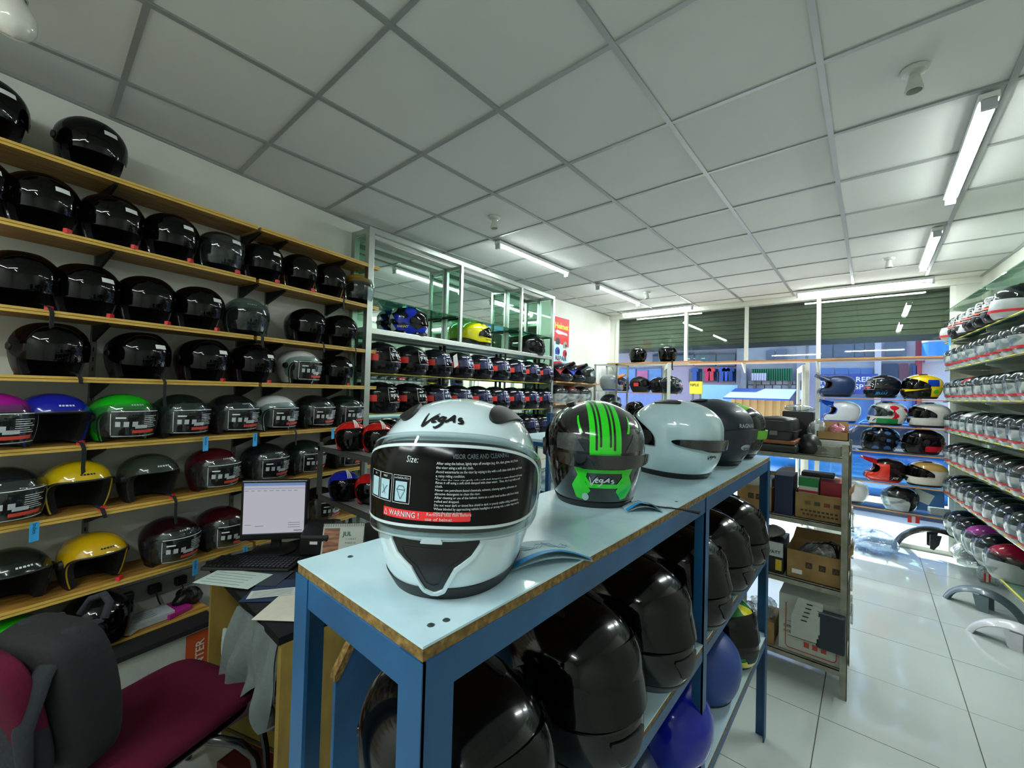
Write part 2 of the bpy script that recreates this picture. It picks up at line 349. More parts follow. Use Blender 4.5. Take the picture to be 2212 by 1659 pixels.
def holder(u, v, label, bulb=False):
    p = at_z(u, v, H-.02); t = thing('lamp_holder', label, 'lamp holder', (p.x, p.y, H))
    wm = M('bakelite_white', '#b9bdb4', .35)
    MB().lathe([(0, 0), (.045, 0), (.045, -.008), (.038, -.018), (.02, -.022), (0, -.022)], 20).build('ceiling_rose', wm, t, smooth=40)
    MB().lathe([(.015, -.02), (.02, -.04), (.03, -.085), (.03, -.09), (.025, -.09), (.022, -.05), (0, -.05)], 20).build('socket', wm, t, smooth=40)
    if bulb: MB().lathe([(.02, -.08), (.026, -.1), (.045, -.13), (.055, -.16), (.052, -.19), (.035, -.215), (0, -.225)], 24).build('bulb', M('bulb_glass', '#cfcdc4', .15, coat=1), t, smooth=60)
holder(1975, 160, 'bare lamp holder with a long shadow beside the brightest tube light')
holder(1068, 474, 'bare lamp holder next to the tube light over the cabinet')
holder(1398, 634, 'small bare lamp holder near the tube over the narrow window')
holder(1920, 562, 'small bare lamp holder near the tube over the wide window')
holder(35, -50, 'white bulb in a lamp holder above the wooden wall shelves', True)
# ================================================================ STREET
CONC = ramp_mat('concrete', [(.2, '#7f7f86'), (.5, '#a2a2a8'), (.85, '#bdbdc2')], .9, 1.5, bump=.2)
struct(MB().span((-14, 6.75, -.32), (12, 30, -.12)).build('ground_street', ramp_mat('street', [(.3, '#8e8f94'), (.7, '#a9abb0')], .8, 2, bump=.1)))
struct(MB().span((-14, 6.72, -.2), (12, 8.3, -.02)).build('ground_pavement', ramp_mat('pavement', [(.3, '#c2c2c0'), (.7, '#d6d6d4')], .8, 2, bump=.1)))
YS = 13.0
def S(u, v, y=YS): return at_y(u, v, y)
def facade(name, label, u0, v0, u1, v1, y, mat, depth=.4, cat='building', parent=None):
    a = S(u0, v0, y); b = S(u1, v1, y)
    mb = MB().span((a.x, y, -.12 if name == 'wall' else min(a.z, b.z)), (b.x, y+depth, max(a.z, b.z)))
    o = mb.build(name, mat, parent)
    if parent is None: tag(o, label, cat)
    return o
def rect(parent, name, u0, v0, u1, v1, y, mat, d=.05):
    a = S(u0, v0, y); b = S(u1, v1, y); return MB().span((a.x, y, a.z), (b.x, y+d, b.z)).build(name, mat, parent)
DGL = M('dark_window', '#2c4468', .12, coat=.5, var=.3, scale=1)
LGL = M('blue_window', '#4f86cf', .15, coat=.5, var=.25, scale=1)
FWH = M('facade_white', '#c8c6d2', .7); FPU = M('facade_lilac', '#a8a0b6', .8)
# left block with teal roof and shop windows
b1 = thing('shop_building', 'shop across the street with a teal tiled roof and clothes in its windows', 'building', (-6, YS+.5, -.1))
b1.matrix_world.translation = (0, 0, 0); b1.location = (0, 0, 0)
facade('wall', '', 1150, 735, 1590, 905, YS+.6, FPU, 3, parent=b1)
a = S(1300, 762); b = S(1592, 745)
RT = M('teal_roof', '#3f9a9c', .5)
for k in range(26):
    x0 = a.x+(b.x-a.x)*k/26; x1 = a.x+(b.x-a.x)*(k+.85)/26
    MB().prism([(0, 0), (1, 0), (1, 1), (0, 1)], (x0, YS-.5, a.z-.05), (x1-x0, 0, 0), (0, 1.5, .75), (0, 0, .06)).build('roof_sheet', RT, b1)
for u0, u1 in ((1410, 1448), (1452, 1498), (1502, 1545), (1549, 1588)): rect(b1, 'window', u0, 766, u1, 790, YS+.5, DGL, .2)
for u0, u1 in ((1338, 1372), (1376, 1428), (1488, 1514), (1517, 1550), (1554, 1588)): rect(b1, 'window', u0, 797, u1, 826, YS+.5, LGL if u0 < 1480 else DGL, .2)
rect(b1, 'door_panel', 1376, 800, 1398, 850, YS+.45, M('pink_door', '#c86a9c', .6)); rect(b1, 'lower_panel', 1336, 830, 1430, 880, YS+.48, M('lilac_panel', '#8d9bd8', .6))
for u, c in ((1528, '#d83a6a'), (1536, '#d84a50'), (1560, '#3f63b8'), (1568, '#4a6cc8'), (1577, '#35508f'), (1500, '#3d5fa8')):
    g = S(u, 808, YS+.3); t_ = MB().prism([(-.07, -.2), (.07, -.2), (.06, .1), (.10, .06), (.11, .14), (.04, .2), (-.04, .2), (-.11, .14), (-.10, .06), (-.06, .1)], (g.x, YS+.3, g.z), (1, 0, 0), (0, 0, 1), (0, .05, 0)).build('hanging_shirt', M('shirt'+c, c, .8))
    tag(t_, {'#d83a6a': 'pink', '#d84a50': 'coral red', '#3f63b8': 'blue', '#4a6cc8': 'bright blue', '#35508f': 'navy', '#3d5fa8': 'steel blue'}[c]+' shirt hanging in the shop window across the street', 'shirt', 'shirts across the street')
# middle: concrete house, green sheets, stone wall, tin awning
b2 = thing('concrete_house', 'rough concrete house front with stone base and broken steel across the street', 'building')
facade('wall', '', 1592, 735, 1743, 900, YS+.3, CONC, 2.9, parent=b2)
rect(b2, 'window', 1655, 757, 1672, 778, YS+.2, DGL); rect(b2, 'window', 1678, 755, 1698, 778, YS+.2, DGL); rect(b2, 'post', 1722, 740, 1738, 890, YS+.1, CONC, .2); rect(b2, 'post', 1601, 795, 1611, 850, YS+.1, CONC, .2)
rs = random.Random(3)
for r in range(3):
    u = 1615
    while u < 1718:
        w_ = rs.uniform(12, 22); rect(b2, 'stone', u+1, 822+r*9+1, min(u+w_, 1720)-1, 822+(r+1)*9-.5, YS+.2+rs.uniform(-.05, .03), CONC, .15); u += w_
gs = thing('green_sheet_fence', 'green corrugated metal sheet panel above the stone wall', 'fence')
for u in (1630, 1706):
    g = S(u, 820, YS+.1); MB().span((g.x-.03, YS+.1, -.12), (g.x+.03, YS+.14, g.z)).build('post', STEEL, gs)
a = S(1624, 797, YS+.05); b = S(1712, 822, YS+.05); GR = M('green_sheet', '#1f7a4c', .5)
for k in range(18):
    x0 = a.x+(b.x-a.x)*k/18; x1 = a.x+(b.x-a.x)*(k+1)/18
    MB().prism([(0, 0), (.25, -.05), (.6, -.05), (.85, 0), (.85, .02), (0, .02)], (x0, YS+.05, b.z), (x1-x0, 0, 0), (0, 1, 0), (0, 0, a.z-b.z)).build('sheet_rib', GR, gs)
for k in range(6):
    g = S(1626+k*5.4, 814, YS-.05); MB().box((g.x, YS-.06, g.z), (.05, .03, .2)).build('white_slot', FWH, gs)
aw = thing('tin_stall', 'stall with a blue tin awning and tan corrugated front', 'stall')
a = S(1580, 852, 12); b = S(1716, 860, 12)
MB().prism([(0, 0), (1, 0), (1, 1), (0, 1)], (a.x, 11.2, a.z-.12), (b.x-a.x, 0, 0), (0, 1.2, .25), (0, 0, .04)).build('awning', M('awning_blue', '#3d62b0', .5), aw)
TAN = M('tan_sheet', '#d8b06a', .6)
a = S(1580, 862, 12); b = S(1712, 900, 12)
for k in range(16):
    x0 = a.x+(b.x-a.x)*k/16; MB().span((x0, 12+(k % 2)*.03, -.12), (x0+(b.x-a.x)/16, 12.06+(k % 2)*.03, a.z)).build('front_sheet', TAN, aw)
def board(name, label, u0, v0, u1, v1, y, mat, txt=(), cat='sign'):
    t = thing(name, label, cat); rect(t, 'panel', u0, v0, u1, v1, y, mat, .06)
    a = S(u0, v0, y); b = S(u1, v1, y)
    if y < 12.9:
        for x in (a.x+.06, b.x-.06): MB().span((x-.02, y+.06, -.12), (x+.02, y+.1, a.z)).build('post', STEEL, t)
    Wd, Ht = b.x-a.x, a.z-b.z
    for s_, fx, fz, sz, col in txt:
        mb = MB(); put_text(mb, s_, sz*Ht, (a.x+fx*Wd, y-.01, b.z+fz*Ht), (1, 0, 0), (0, 0, 1), bold=.01); mb.build('lettering', M('letter'+col, col, .6), t, fix=False)
    return t
board('sky_blue_hoarding', 'pale blue printed hoarding beside the stone wall', 1513, 831, 1592, 880, 12.4, M('hoarding_blue', '#8fc4e8', .5), [('SUNODITEL', .5, .3, .14, '#c9e6f5')])
board('yellow_sign', 'yellow printed sign hanging beyond the open door', 1490, 824, 1516, 851, 11.5, M('sign_yellow', '#f2d52a', .5), [('NPLE', .4, .7, .3, '#4a4a2a')])
# right: blue glass shop with sign
b3 = thing('glass_shop', 'blue glazed shopfront building across the street with red corner post', 'building')
facade('wall', '', 1748, 640, 2140, 905, YS+.4, FWH, 3, parent=b3)
for u0, u1 in ((1772, 1802), (1804, 1832), (1834, 1858), (1860, 1885)): rect(b3, 'window', u0, 795, u1, 826, YS+.3, LGL)
for u0, u1 in ((1771, 1798), (1801, 1844), (1847, 1866), (1869, 1888), (1912, 1958), (2078, 2098)): rect(b3, 'window', u0, 738, u1, 776, YS+.3, DGL)
rect(b3, 'window', 1905, 785, 1940, 830, YS+.3, DGL); rect(b3, 'window', 1943, 785, 1962, 822, YS+.28, M('maroon_pane', '#6d3a52', .5)); rect(b3, 'window', 1966, 785, 1976, 826, YS+.28, DGL)
rect(b3, 'corner_post', 1980, 640, 1991, 900, YS+.2, M('red_post', '#a33a4a', .5), .25); rect(b3, 'corner_post', 1972, 790, 1980, 900, YS+.2, M('navy_post', '#2d3f8e', .5), .25)
rect(b3, 'shop_glass', 1770, 855, 1980, 925, YS+.3, LGL); rect(b3, 'pillar', 1890, 735, 1902, 925, YS+.15, FWH, .2)
board('navy_shop_sign', 'navy blue shop sign with bold white lettering across the street', 1768, 808, 1896, 853, YS-.1, M('sign_navy', '#1a37a0', .5), [('RED', .78, .72, .34, '#f0f2fa'), ('SPICE', .81, .36, .34, '#f0f2fa'), ('LTY', .06, .55, .24, '#f0f2fa'), ('ORE', .07, .32, .24, '#f0f2fa')])
rect(b3, 'balcony_slab', 2005, 771, 2060, 776, YS-.5, FWH, .9)
tk = thing('water_tank', 'blue and white plastic tank standing on the roof across the street', 'tank')
g = S(2030, 770, YS-.2); MB().lathe([(0, 0), (.28, 0), (.28, .55), (.2, .62), (0, .62)], 20, (g.x, YS-.2, g.z)).build('barrel', M('tank_blue', '#3f8fd8', .4), tk, smooth=40)
MB().lathe([(.285, .3), (.285, .5), (.2, .64), (0, .64)], 20, (g.x, YS-.2, g.z)).build('band', FWH, tk, smooth=40)
# blue car outside the right window
car = thing('parked_car', 'shiny blue car parked on the street outside the right window', 'car', (0.35, 9.1, -.1))
CARB = M('car_blue', '#1f6fc0', .2, .2, coat=1, var=.05)
cb = MB(); nseg = 24
cs = [(-2.1, .35, .78, .35), (-2.0, .30, .92, .75), (-1.2, .26, 1.0, .82), (-.6, .26, 1.02, .84), (.9, .26, 1.04, .84), (1.7, .28, 1.0, .82), (2.1, .35, .85, .6)]
vsx = []
for x, z0, z1, w_ in cs:
    for k in range(nseg):
        a = 2*PI*k/nseg; c, s_ = math.cos(a), math.sin(a); e = .55
        vsx.append((x, w_*math.copysign(abs(c)**e, c), (z0+z1)/2+(z1-z0)/2*math.copysign(abs(s_)**e, s_)))
cb.add(vsx, [(i*nseg+k, i*nseg+(k+1) % nseg, (i+1)*nseg+(k+1) % nseg, (i+1)*nseg+k) for i in range(len(cs)-1) for k in range(nseg)]+[tuple(range(nseg)), tuple((len(cs)-1)*nseg+k for k in range(nseg))])
cb.build('body', CARB, car, smooth=50)
MB().prism([(-.95, 0), (-.45, .42), (.95, .42), (1.55, 0)], (0, -.72, 1.0), (1, 0, 0), (0, 0, 1), (0, 1.44, 0)).build('cabin', M('car_glass', '#1d3350', .08, coat=1), car, bevel=.06)
MB().prism([(-.5, .4), (.98, .4), (.9, .46), (-.42, .46)], (0, -.7, 1.0), (1, 0, 0), (0, 0, 1), (0, 1.4, 0)).build('roof', CARB, car, bevel=.02)
for x in (-1.3, 1.3):
    for y in (-.8, .8): MB().tube([(x, y-.09, .32), (x, y+.09, .32)], .32, 24).build('wheel', BLACK, car, smooth=40)
# ================================================================ HELMETS
def crom(p, t):
    n = len(p)-1; x = min(max(t, 0), 1)*n; i = min(int(x), n-1); f = x-i
    a = p[max(i-1, 0)]; b = p[i]; c = p[i+1]; d = p[min(i+2, n)]
    return [.5*(2*q+(r-o)*f+(2*o-5*q+4*r-s)*f*f+(3*q-o-3*r+s)*f**3) for o, q, r, s in zip(a, b, c, d)]
class Surf:
    """helmet form: lower rows (z, half width, front, back) then a dome up to zt; front is +X"""
    def __init__(s, rows, zt, n=2.25, spoil=0):
        s.rows = rows; s.zt = zt; s.n = n; s.zc = rows[-1][0]; s.z0 = rows[0][0]; s.spoil = spoil
        s.tab = [(s.row(k/200)[0], k/200) for k in range(201)]
    def row(s, v):
        if v <= .5: return crom(s.rows, v*2)
        ph = (v-.5)*PI; c = max(0, math.cos(ph))**.95; z, a, f, b = s.rows[-1]
        return s.zc+(s.zt-s.zc)*math.sin(ph), a*c, f*c, b*c
    def p(s, th, v):
        z, a, f, b = s.row(v); c, d = math.cos(th), math.sin(th); e = 2/s.n
        x = (f if c > 0 else b)*math.copysign(abs(c)**e, c); y = a*math.copysign(abs(d)**e, d)
        if s.spoil and c < 0:
            x -= s.spoil*max(0, -c)**3*math.exp(-((z-.085)/.022)**2)
        return Vector((x, y, z))
    def nrm(s, th, v):
        e = 1e-3; v = min(max(v, e), 1-2*e)
        n = (s.p(th+e, v)-s.p(th-e, v)).cross(s.p(th, v+e)-s.p(th, v-e))
        return n.normalized() if n.length > 1e-12 else Vector((0, 0, 1))
    def z2v(s, z):
        t = s.tab
        if z <= t[0][0]: return 0
        lo, hi = 0, 200
        while hi-lo > 1:
            m_ = (lo+hi)//2
            if t[m_][0] <= z: lo = m_
            else: hi = m_
        d = t[hi][0]-t[lo][0]; return t[lo][1]+((z-t[lo][0])/d if d > 1e-9 else 0)/200
    def on(s, th, z, off=0): v = s.z2v(z); return s.p(th, v)+s.nrm(th, v)*off
def patch(S_, field=None, off=0, thick=0, nu=64, nv=32, v0=0, v1=1, t0=-PI, t1=PI, wrinkle=None):
    """piece of the form where field(theta, z, p) > 0, pushed out by off, given thickness inward"""
    mb = MB(); key = {}; par = []
    wrap = abs((t1-t0)-2*PI) < 1e-6
    def vid(t, v):
        k = ('t', 0) if v > 1-1e-6 else ((round((t+PI) % (2*PI), 5) if wrap else round(t, 5)), round(v, 5))
        if wrap and k[0] != 't' and abs(k[0]-2*PI) < 2e-5: k = (0.0, k[1])
        if k not in key: key[k] = len(par); par.append((t, v))
        return key[k]
    g = {}
    def fv(i, j):
        if (i, j) not in g:
            t = t0+(t1-t0)*i/nu; v = v0+(v1-v0)*j/nv; q = S_.p(t, v); g[i, j] = (t, v, field(t, q.z, q) if field else 1)
        return g[i, j]
    faces = []
    for j in range(nv):
        for i in range(nu):
            c = [fv(i, j), fv(i+1, j), fv(i+1, j+1), fv(i, j+1)]
            if all(x[2] <= 0 for x in c): continue
            o = []
            for k in range(4):
                a, b = c[k], c[(k+1) % 4]
                if a[2] > 0: o.append(vid(a[0], a[1]))
                if (a[2] > 0) != (b[2] > 0):
                    r = a[2]/(a[2]-b[2]); o.append(vid(a[0]+(b[0]-a[0])*r, a[1]+(b[1]-a[1])*r))
            o2 = []
            for x in o:
                if x not in o2: o2.append(x)
            if len(o2) > 2: faces.append(o2)
    nr = [S_.nrm(t, v) for t, v in par]; P = [S_.p(t, v) for t, v in par]
    W_ = [wrinkle(p_) if wrinkle else 0 for p_ in P]
    out = [p_+n_*(off+w_) for p_, n_, w_ in zip(P, nr, W_)]
    if not thick: return mb.add(out, faces)
    N = len(out); inn = [p_+n_*(off+w_-thick) for p_, n_, w_ in zip(P, nr, W_)]
    ed = {}
    for f in faces:
        for k in range(len(f)):
            a, b = f[k], f[(k+1) % len(f)]
            if (b, a) in ed: ed[b, a] = None
            else: ed[a, b] = 1
    fs = faces+[[i+N for i in reversed(f)] for f in faces]+[(b, a, a+N, b+N) for (a, b), x in ed.items() if x]
    return mb.add(out+inn, fs)
def ap(tw, zc, zh, n=3.2, sag=0, th0=0):
    def f(t, z, p):
        d = abs((t-th0+PI) % (2*PI)-PI); return 1-(d/tw)**n-(abs(z-zc-sag*d*d)/zh)**n
    return f
def neg(f): return lambda t, z, p: -f(t, z, p)
def both(*fs): return lambda t, z, p: min(f(t, z, p) for f in fs)
def poly_f(pts, r=0, th0=0, R=.15):
    """rounded polygon drawn in (arc, z)"""
    def f(t, z, p):
        x = ((t-th0+PI) % (2*PI)-PI)*R; y = z; d = 1e9; ins = False; n = len(pts)
        for i in range(n):
            ax, ay = pts[i]; bx, by = pts[(i+1) % n]; ex, ey = bx-ax, by-ay; wx, wy = x-ax, y-ay
            q = min(max((wx*ex+wy*ey)/(ex*ex+ey*ey), 0), 1); d = min(d, math.hypot(wx-ex*q, wy-ey*q))
            if (ay > y) != (by > y) and x < (bx-ax)*(y-ay)/(by-ay)+ax: ins = not ins
        return (d if ins else -d)+r
    return f
def decal(S_, quads, th0, z0, off, R=.15, step=.012, mb=None):
    """flat rectangles (x0,y0,x1,y1,mi) laid on the form"""
    mb = mb or MB()
    for x0, y0, x1, y1, mi in quads:
        nx = max(1, int(abs(x1-x0)/step)); ny = max(1, int(abs(y1-y0)/step))
        mb.grid(lambda a, b: S_.on(th0+(x0+(x1-x0)*a)/R, z0+y0+(y1-y0)*b, off), nx, ny, mi)
    return mb
def decal_text(S_, s_, size, th0, z0, off, R=.15, mb=None, mi=0, slope=1, dx=0, dy=0, **kw):
    mb = mb or MB(); v, f = text_geo(s_, size, **kw)
    return mb.add([S_.on(th0+(x+dx)/R, z0+(y+dy)*slope, off) for x, y in v], f, mi)
def ribbon(S_, pts, w_, th0, z0, off, R=.15, slope=1, mb=None, mi=0):
    """brush stroke: (x, y, width factor) points"""
    mb = mb or MB(); P = []
    n = 6*(len(pts)-1)
    for k in range(n+1): P.append(crom(pts, k/n))
    L, Rr = [], []
    for k, (x, y, q) in enumerate(P):
        a = P[max(k-1, 0)]; b = P[min(k+1, n)]; d = math.hypot(b[0]-a[0], b[1]-a[1]) or 1; nx, ny = -(b[1]-a[1])/d, (b[0]-a[0])/d
        L.append((x+nx*w_*q, y+ny*w_*q)); Rr.append((x-nx*w_*q, y-ny*w_*q))
    vs_ = [S_.on(th0+x/R, z0+y*slope, off) for x, y in L+Rr]; m_ = n+1
    return mb.add(vs_, [(k, k+1, m_+k+1, m_+k) for k in range(n)], mi)
VEGAS = [  # handwritten word, unit = letter height
 [(-2.5, .75, .5), (-2.2, -.35, 1.2), (-2.05, -.5, 1.3), (-1.5, .3, .8), (-1.0, .78, .3)],
 [(-1.35, .12, .5), (-1.0, .22, .8), (-1.0, .45, .8), (-1.3, .3, 1), (-1.3, -.1, 1.1), (-.9, -.12, .5)],
 [(-.25, .38, .6), (-.55, .4, .8), (-.75, .1, 1), (-.45, 0, .9), (-.2, .4, .9), (-.35, -.3, 1.0), (-.75, -.7, .9), (-1.0, -.62, .3)],
 [(-.1, -.12, .8), (.15, .1, 1), (.6, .55, 1.0), (.62, .2, 1.1), (.7, -.15, .8)], [(.2, .1, .6), (.75, .14, .6)],
 [(1.5, .3, .5), (1.2, .3, .8), (1.15, .12, 1), (1.5, .0, 1), (1.45, -.2, .9), (1.05, -.22, .4)]]
class VSurf:
    # the bulged visor of the open-face form
    def __init__(s, b): s.b = b
    def on(s, th, z, off=0): v = s.b.z2v(z); p = s.b.p(th, v); return p+s.b.nrm(th, v)*(off+BUB(p))
# ---- forms
FULL = Surf([(0, .094, .150, .105), (.025, .106, .170, .126), (.06, .116, .180, .146), (.10, .123, .176, .157), (.14, .126, .166, .162), (.165, .1265, .160, .162)], .265)
OPEN = Surf([(0, .098, .112, .108), (.03, .109, .128, .128), (.07, .118, .142, .146), (.11, .123, .150, .156), (.14, .124, .152, .158)], .25)
MOTO = Surf([(0, .088, .165, .100), (.03, .104, .200, .126), (.06, .114, .208, .146), (.10, .120, .185, .157), (.14, .123, .162, .160), (.165, .1235, .155, .160)], .26, 2.4)
OPENV = VSurf(OPEN)
MESHES = {}
def mesh_of(key, fn, smooth=50):
    if key not in MESHES: MESHES[key] = fn().mesh(key.split('|')[0], smooth)
    return MESHES[key]
A_FULL = ap(1.28, .152, .052, 3.4, -.012); V_FULL = ap(1.62, .152, .064, 3.4, -.014)
A_OPEN = ap(1.33, .035, .128, 4.2); V_OPEN = ap(1.50, .098, .092, 4.0)
A_MOTO = ap(.98, .148, .050, 3.5, -.012)
def prn(seed):
    a = [(random.uniform(40, 110), random.uniform(0, 6)) for _ in range(4)]
    return lambda p: .35*(.004*math.sin(a[0][0]*p.y+a[0][1]+3*math.sin(40*p.z))+.003*math.sin(a[1][0]*p.z+a[1][1]+30*p.x)+.002*math.sin(a[2][0]*(p.x+p.y)+a[2][1])+.012*math.exp(-(p.y/.10)**2))
BUB = lambda p: .010*math.exp(-(p.y/.10)**2)
SHELLC = {}
def paint(c, kind='gloss'):
    k = 'shell_'+c.strip('#')+kind
    if kind == 'gloss' and sum(lin(c)[:3]) > .6: return M(k, c, .12, 0, coat=1, var=.04, scale=60)
    if kind == 'gloss': return M(k, c, .15, 0, coat=.3, var=.06, scale=60, spec=.3)
    if kind == 'matte': return M(k, c, .45, 0, coat=.15, var=.08, scale=60)
    return M(k, c, .25, .3, coat=.6, var=.25, scale=200)
LINER = M('liner_cloth', '#0b0b0c', .95, var=.3, scale=120, bump=.3)
TRIMB = M('rubber_trim', '#0d0e10', .5)
V_CLEAR = glassy('visor_clear', '#dfe6e6', body='#c8d0d0', bodyamt=.012, gl=1.1)
V_SMOKE = glassy('visor_smoke', '#1a1c1e', body='#050506', bodyamt=.55, gl=.8)
V_BLACK = glassy('visor_black', '#050506', body='#020203', bodyamt=.95, gl=.9)
V_MIRR = glassy('visor_violet', '#50507a', body='#2b2c66', bodyamt=.5, gl=2.5)
BAG = glassy('plastic_bag', '#eef2f2', body='#dfe4e3', bodyamt=.50, gl=.8, rough=.2, bump=.12, scale=30)
FILMG = M('film_grey', '#aeb4b6', .5); FILMW = M('film_white', '#d8dcdc', .5); FILMR = M('film_red', '#cf4436', .45); LABELW = M('label_white', '#d6d8d4', .6)
REDB = M('buckle_red', '#d8202c', .35); STRAP = M('strap_web', '#0e0f10', .8, scale=200, bump=.3); TAGB = M('tag_blue', '#2f9fdc', .5); TAGK = M('tag_ink', '#0f3d6a', .6)
def put(mkey, fn, name, mat, parent, smooth=50): return inst(mesh_of(mkey, fn, smooth), name, mat, parent)
def strap_mesh(S_, th, L_=.12, sw=.02):
    def fn():
        a = S_.on(th, .012, -.008); o = Vector((math.cos(th), math.sin(th), 0)); s_ = Vector((-o.y, o.x, 0)); mb = MB()
        path = [a+Vector((0, 0, .01))-o*.01, a+o*.03+Vector((0, 0, -.004)), a+o*.042+Vector((0, 0, -.03)), a+o*.042+Vector((0, 0, -.03-L_*.6)), a+o*.040+s_*.01+Vector((0, 0, -.03-L_))]
        for p_, q_ in zip(path[:-1], path[1:]): mb.prism([(0, -.5), (1, -.5), (1, .5), (0, .5)], p_, q_-p_, s_*sw, o*.003)
        return mb
    return fn
def film_print(S_, off, z0, dense=True):
    """the warning film printed on a new visor: squares, lines, a red strip and its outline"""
    def fn():
        q = []
        for k in range(3): q.append((-.105+k*.036, -.012, -.105+k*.036+.022, .014, 0))
        for k in range(7): q.append((.012, .040-k*.0095, .092-.012*((k*5) % 3), .0425-k*.0095, 1))
        q += [(-.03, -.046, .085, -.030, 2), (-.104, .030, -.06, .037, 1), (-.02, -.022, .03, -.004, 0)]
        for x0, y0, x1, y1 in ((-.125, .062, .125, .0645), (-.125, -.062, .125, -.0595), (-.1275, -.055, -.125, .055), (.125, -.055, .1275, .055)): q.append((x0, y0, x1, y1, 1))
        return decal(S_, [(a*.96, b*.95, c_*.96, d_*.95, m_) for a, b, c_, d_, m_ in q], 0, z0, off)
    return fn
NH = [0]
def helmet(kind, loc, head, label, group, col='#0c0d0f', finish='gloss', visor='smoke', film=False, sticker=False, buckle=False, strap=0, tag_=0, bag=False, band=True, scale=1.0, tilt=0, redside=False, col2=None, trim=TRIMB, cat='helmet', vents=True, logo=None, lift=True, roll=0, topcol=None):
    name = {'full': 'full_face_helmet', 'open': 'open_face_helmet', 'moto': 'motocross_helmet'}[kind]
    h = thing(name, label, cat, loc, head, group); h.rotation_euler = (roll, tilt, head); h.scale = (scale,)*3
    S_ = {'full': FULL, 'open': OPEN, 'moto': MOTO}[kind]; A_ = {'full': A_FULL, 'open': A_OPEN, 'moto': A_MOTO}[kind]
    pm = paint(col, finish)
    sh_ = put(kind+'_shell', lambda: patch(S_, neg(A_), 0, .006, 64, 30, .06 if kind != 'open' else .03, 1), 'shell', pm, h)
    put(kind+'_liner', lambda: patch(S_, neg(A_), -.0062, .026, 44, 20, .0, 1), 'liner', LINER, h)
    put(kind+'_trim', lambda: patch(S_, neg(A_), .0025, .006, 64, 4, 0, .08 if kind != 'open' else .045), 'base_trim', trim, h)
    if topcol:
        put(kind+'_topcol', lambda: patch(S_, lambda t, z, p: z-.175-.06*p.x, .0012, 0, 56, 16, .4, 1), 'crown_paint', paint(topcol, finish), sh_)
    if kind == 'full':
        put('full_gasket', lambda: patch(S_, both(neg(ap(1.24, .152, .048, 3.4, -.012)), ap(1.36, .152, .057, 3.4, -.012)), .002, .006, 64, 40, .3, .85, -1.7, 1.7), 'visor_seal', TRIMB, h)
        vm = {'smoke': V_SMOKE, 'clear': V_CLEAR, 'black': V_BLACK, 'mirror': V_MIRR}.get(visor)
        if vm:
            vo = put('full_visor', lambda: patch(S_, V_FULL, .0075, .0022, 56, 26, .32, .86, -1.75, 1.75), 'visor', vm, h)
            if film: put('full_film', film_print(FULL, .0086, .150), 'film_print', [FILMG, FILMW, FILMR], vo)
        for s_ in (-1, 1): put('full_pivot%d' % s_, lambda: MB().tube([S_.on(s_*1.47, .135, .004), S_.on(s_*1.47, .135, .013)], [.026, .022], 20), 'visor_pivot', TRIMB if redside is False else M('dark_pivot', '#111316', .3), h)
        put('full_chinvent', lambda: patch(S_, poly_f([(-.045, .082), (.045, .082), (.02, .045), (-.02, .045)], .004), .003, .006, 40, 20, .05, .32, -.6, .6), 'chin_vent', TRIMB, h)
        if vents:
            for s_ in (-1, 1): put('full_topvent%d' % s_, lambda: patch(S_, lambda t, z, p: .6-((p.x-.02)/.05)**2-((p.y-s_*.052)/.014)**2 if z > .2 else -1, .006, .006, 48, 26, .6, 1), 'crown_vent', TRIMB, h)
        put('full_spoiler', lambda: patch(S_, both(ap(.75, .118, .02, 2.4, .02, PI), lambda t, z, p: 1), .010, .012, 48, 24, .25, .5, PI-1, PI+1), 'rear_spoiler', paint(col2 or col, finish), h)
        if redside:
            put('full_redside', lambda: decal(FULL, [(-.034, -.028, .026, .026, 0)], -1.58, .128, .0155), 'side_sticker', M('sticker_red', '#e23a30', .5), h)
    elif kind == 'open':
        put('open_edge', lambda: patch(S_, both(neg(A_), lambda t, z, p: A_(t, z, p)+.22), .002, .008, 96, 60, 0, .75, -1.6, 1.6), 'edge_trim', trim, h)
        if visor == 'none': put('open_cheek', lambda: patch(S_, both(neg(A_), lambda t, z, p: min(.118+.16*(p.x-.02)-z, p.x+.07)), .003, .004, 80, 44, 0, .6, -2.2, 2.2), 'cheek_pad', TRIMB, h)
        vm = {'smoke': V_SMOKE, 'clear': V_CLEAR, 'black': V_BLACK}.get(visor)
        if vm:
            up = .04 if visor == 'smoke' else 0
            vo = put('open_visor%g' % up, lambda: patch(S_, ap(1.52, .112+up, .080, 4.0), .009, .0022, 52, 26, 0, .9, -1.7, 1.7, wrinkle=BUB), 'visor', vm, h)
            if film: put('open_film', film_print(OPENV, .0100, .098), 'film_print', [FILMG, FILMW, FILMR], vo)
            if sticker: put('open_stick', lambda: decal(OPENV, [(-.026, -.009, .026, .009, 0)], .18, .168, .0102), 'label_sticker', LABELW, vo)
        for s_ in (-1, 1): put('open_pivot%d' % s_, lambda: MB().tube([S_.on(s_*1.5, .13, .0), S_.on(s_*1.5, .13, .016)], [.022, .017], 18), 'visor_pivot', TRIMB, h)
        if buckle: put('open_buckle', lambda: MB().box(S_.on(-1.0 if False else .62, .012, .006), (.016, .03, .02), 0, .62), 'buckle', REDB, h)
    else:
        put('moto_peak', lambda: MB().grid(lambda a, b: Vector((.06+.17*b, (a-.5)*(.2-.07*b), .235+.035*b-.10*(a-.5)**2-.05*(1-b)*(abs(a-.5)*2)**2)), 12, 8).grid(lambda a, b: Vector((.06+.17*b, (a-.5)*(.2-.07*b), .229+.035*b-.10*(a-.5)**2-.05*(1-b)*(abs(a-.5)*2)**2)), 12, 8), 'peak', paint(col2 or col, finish), h, 60)
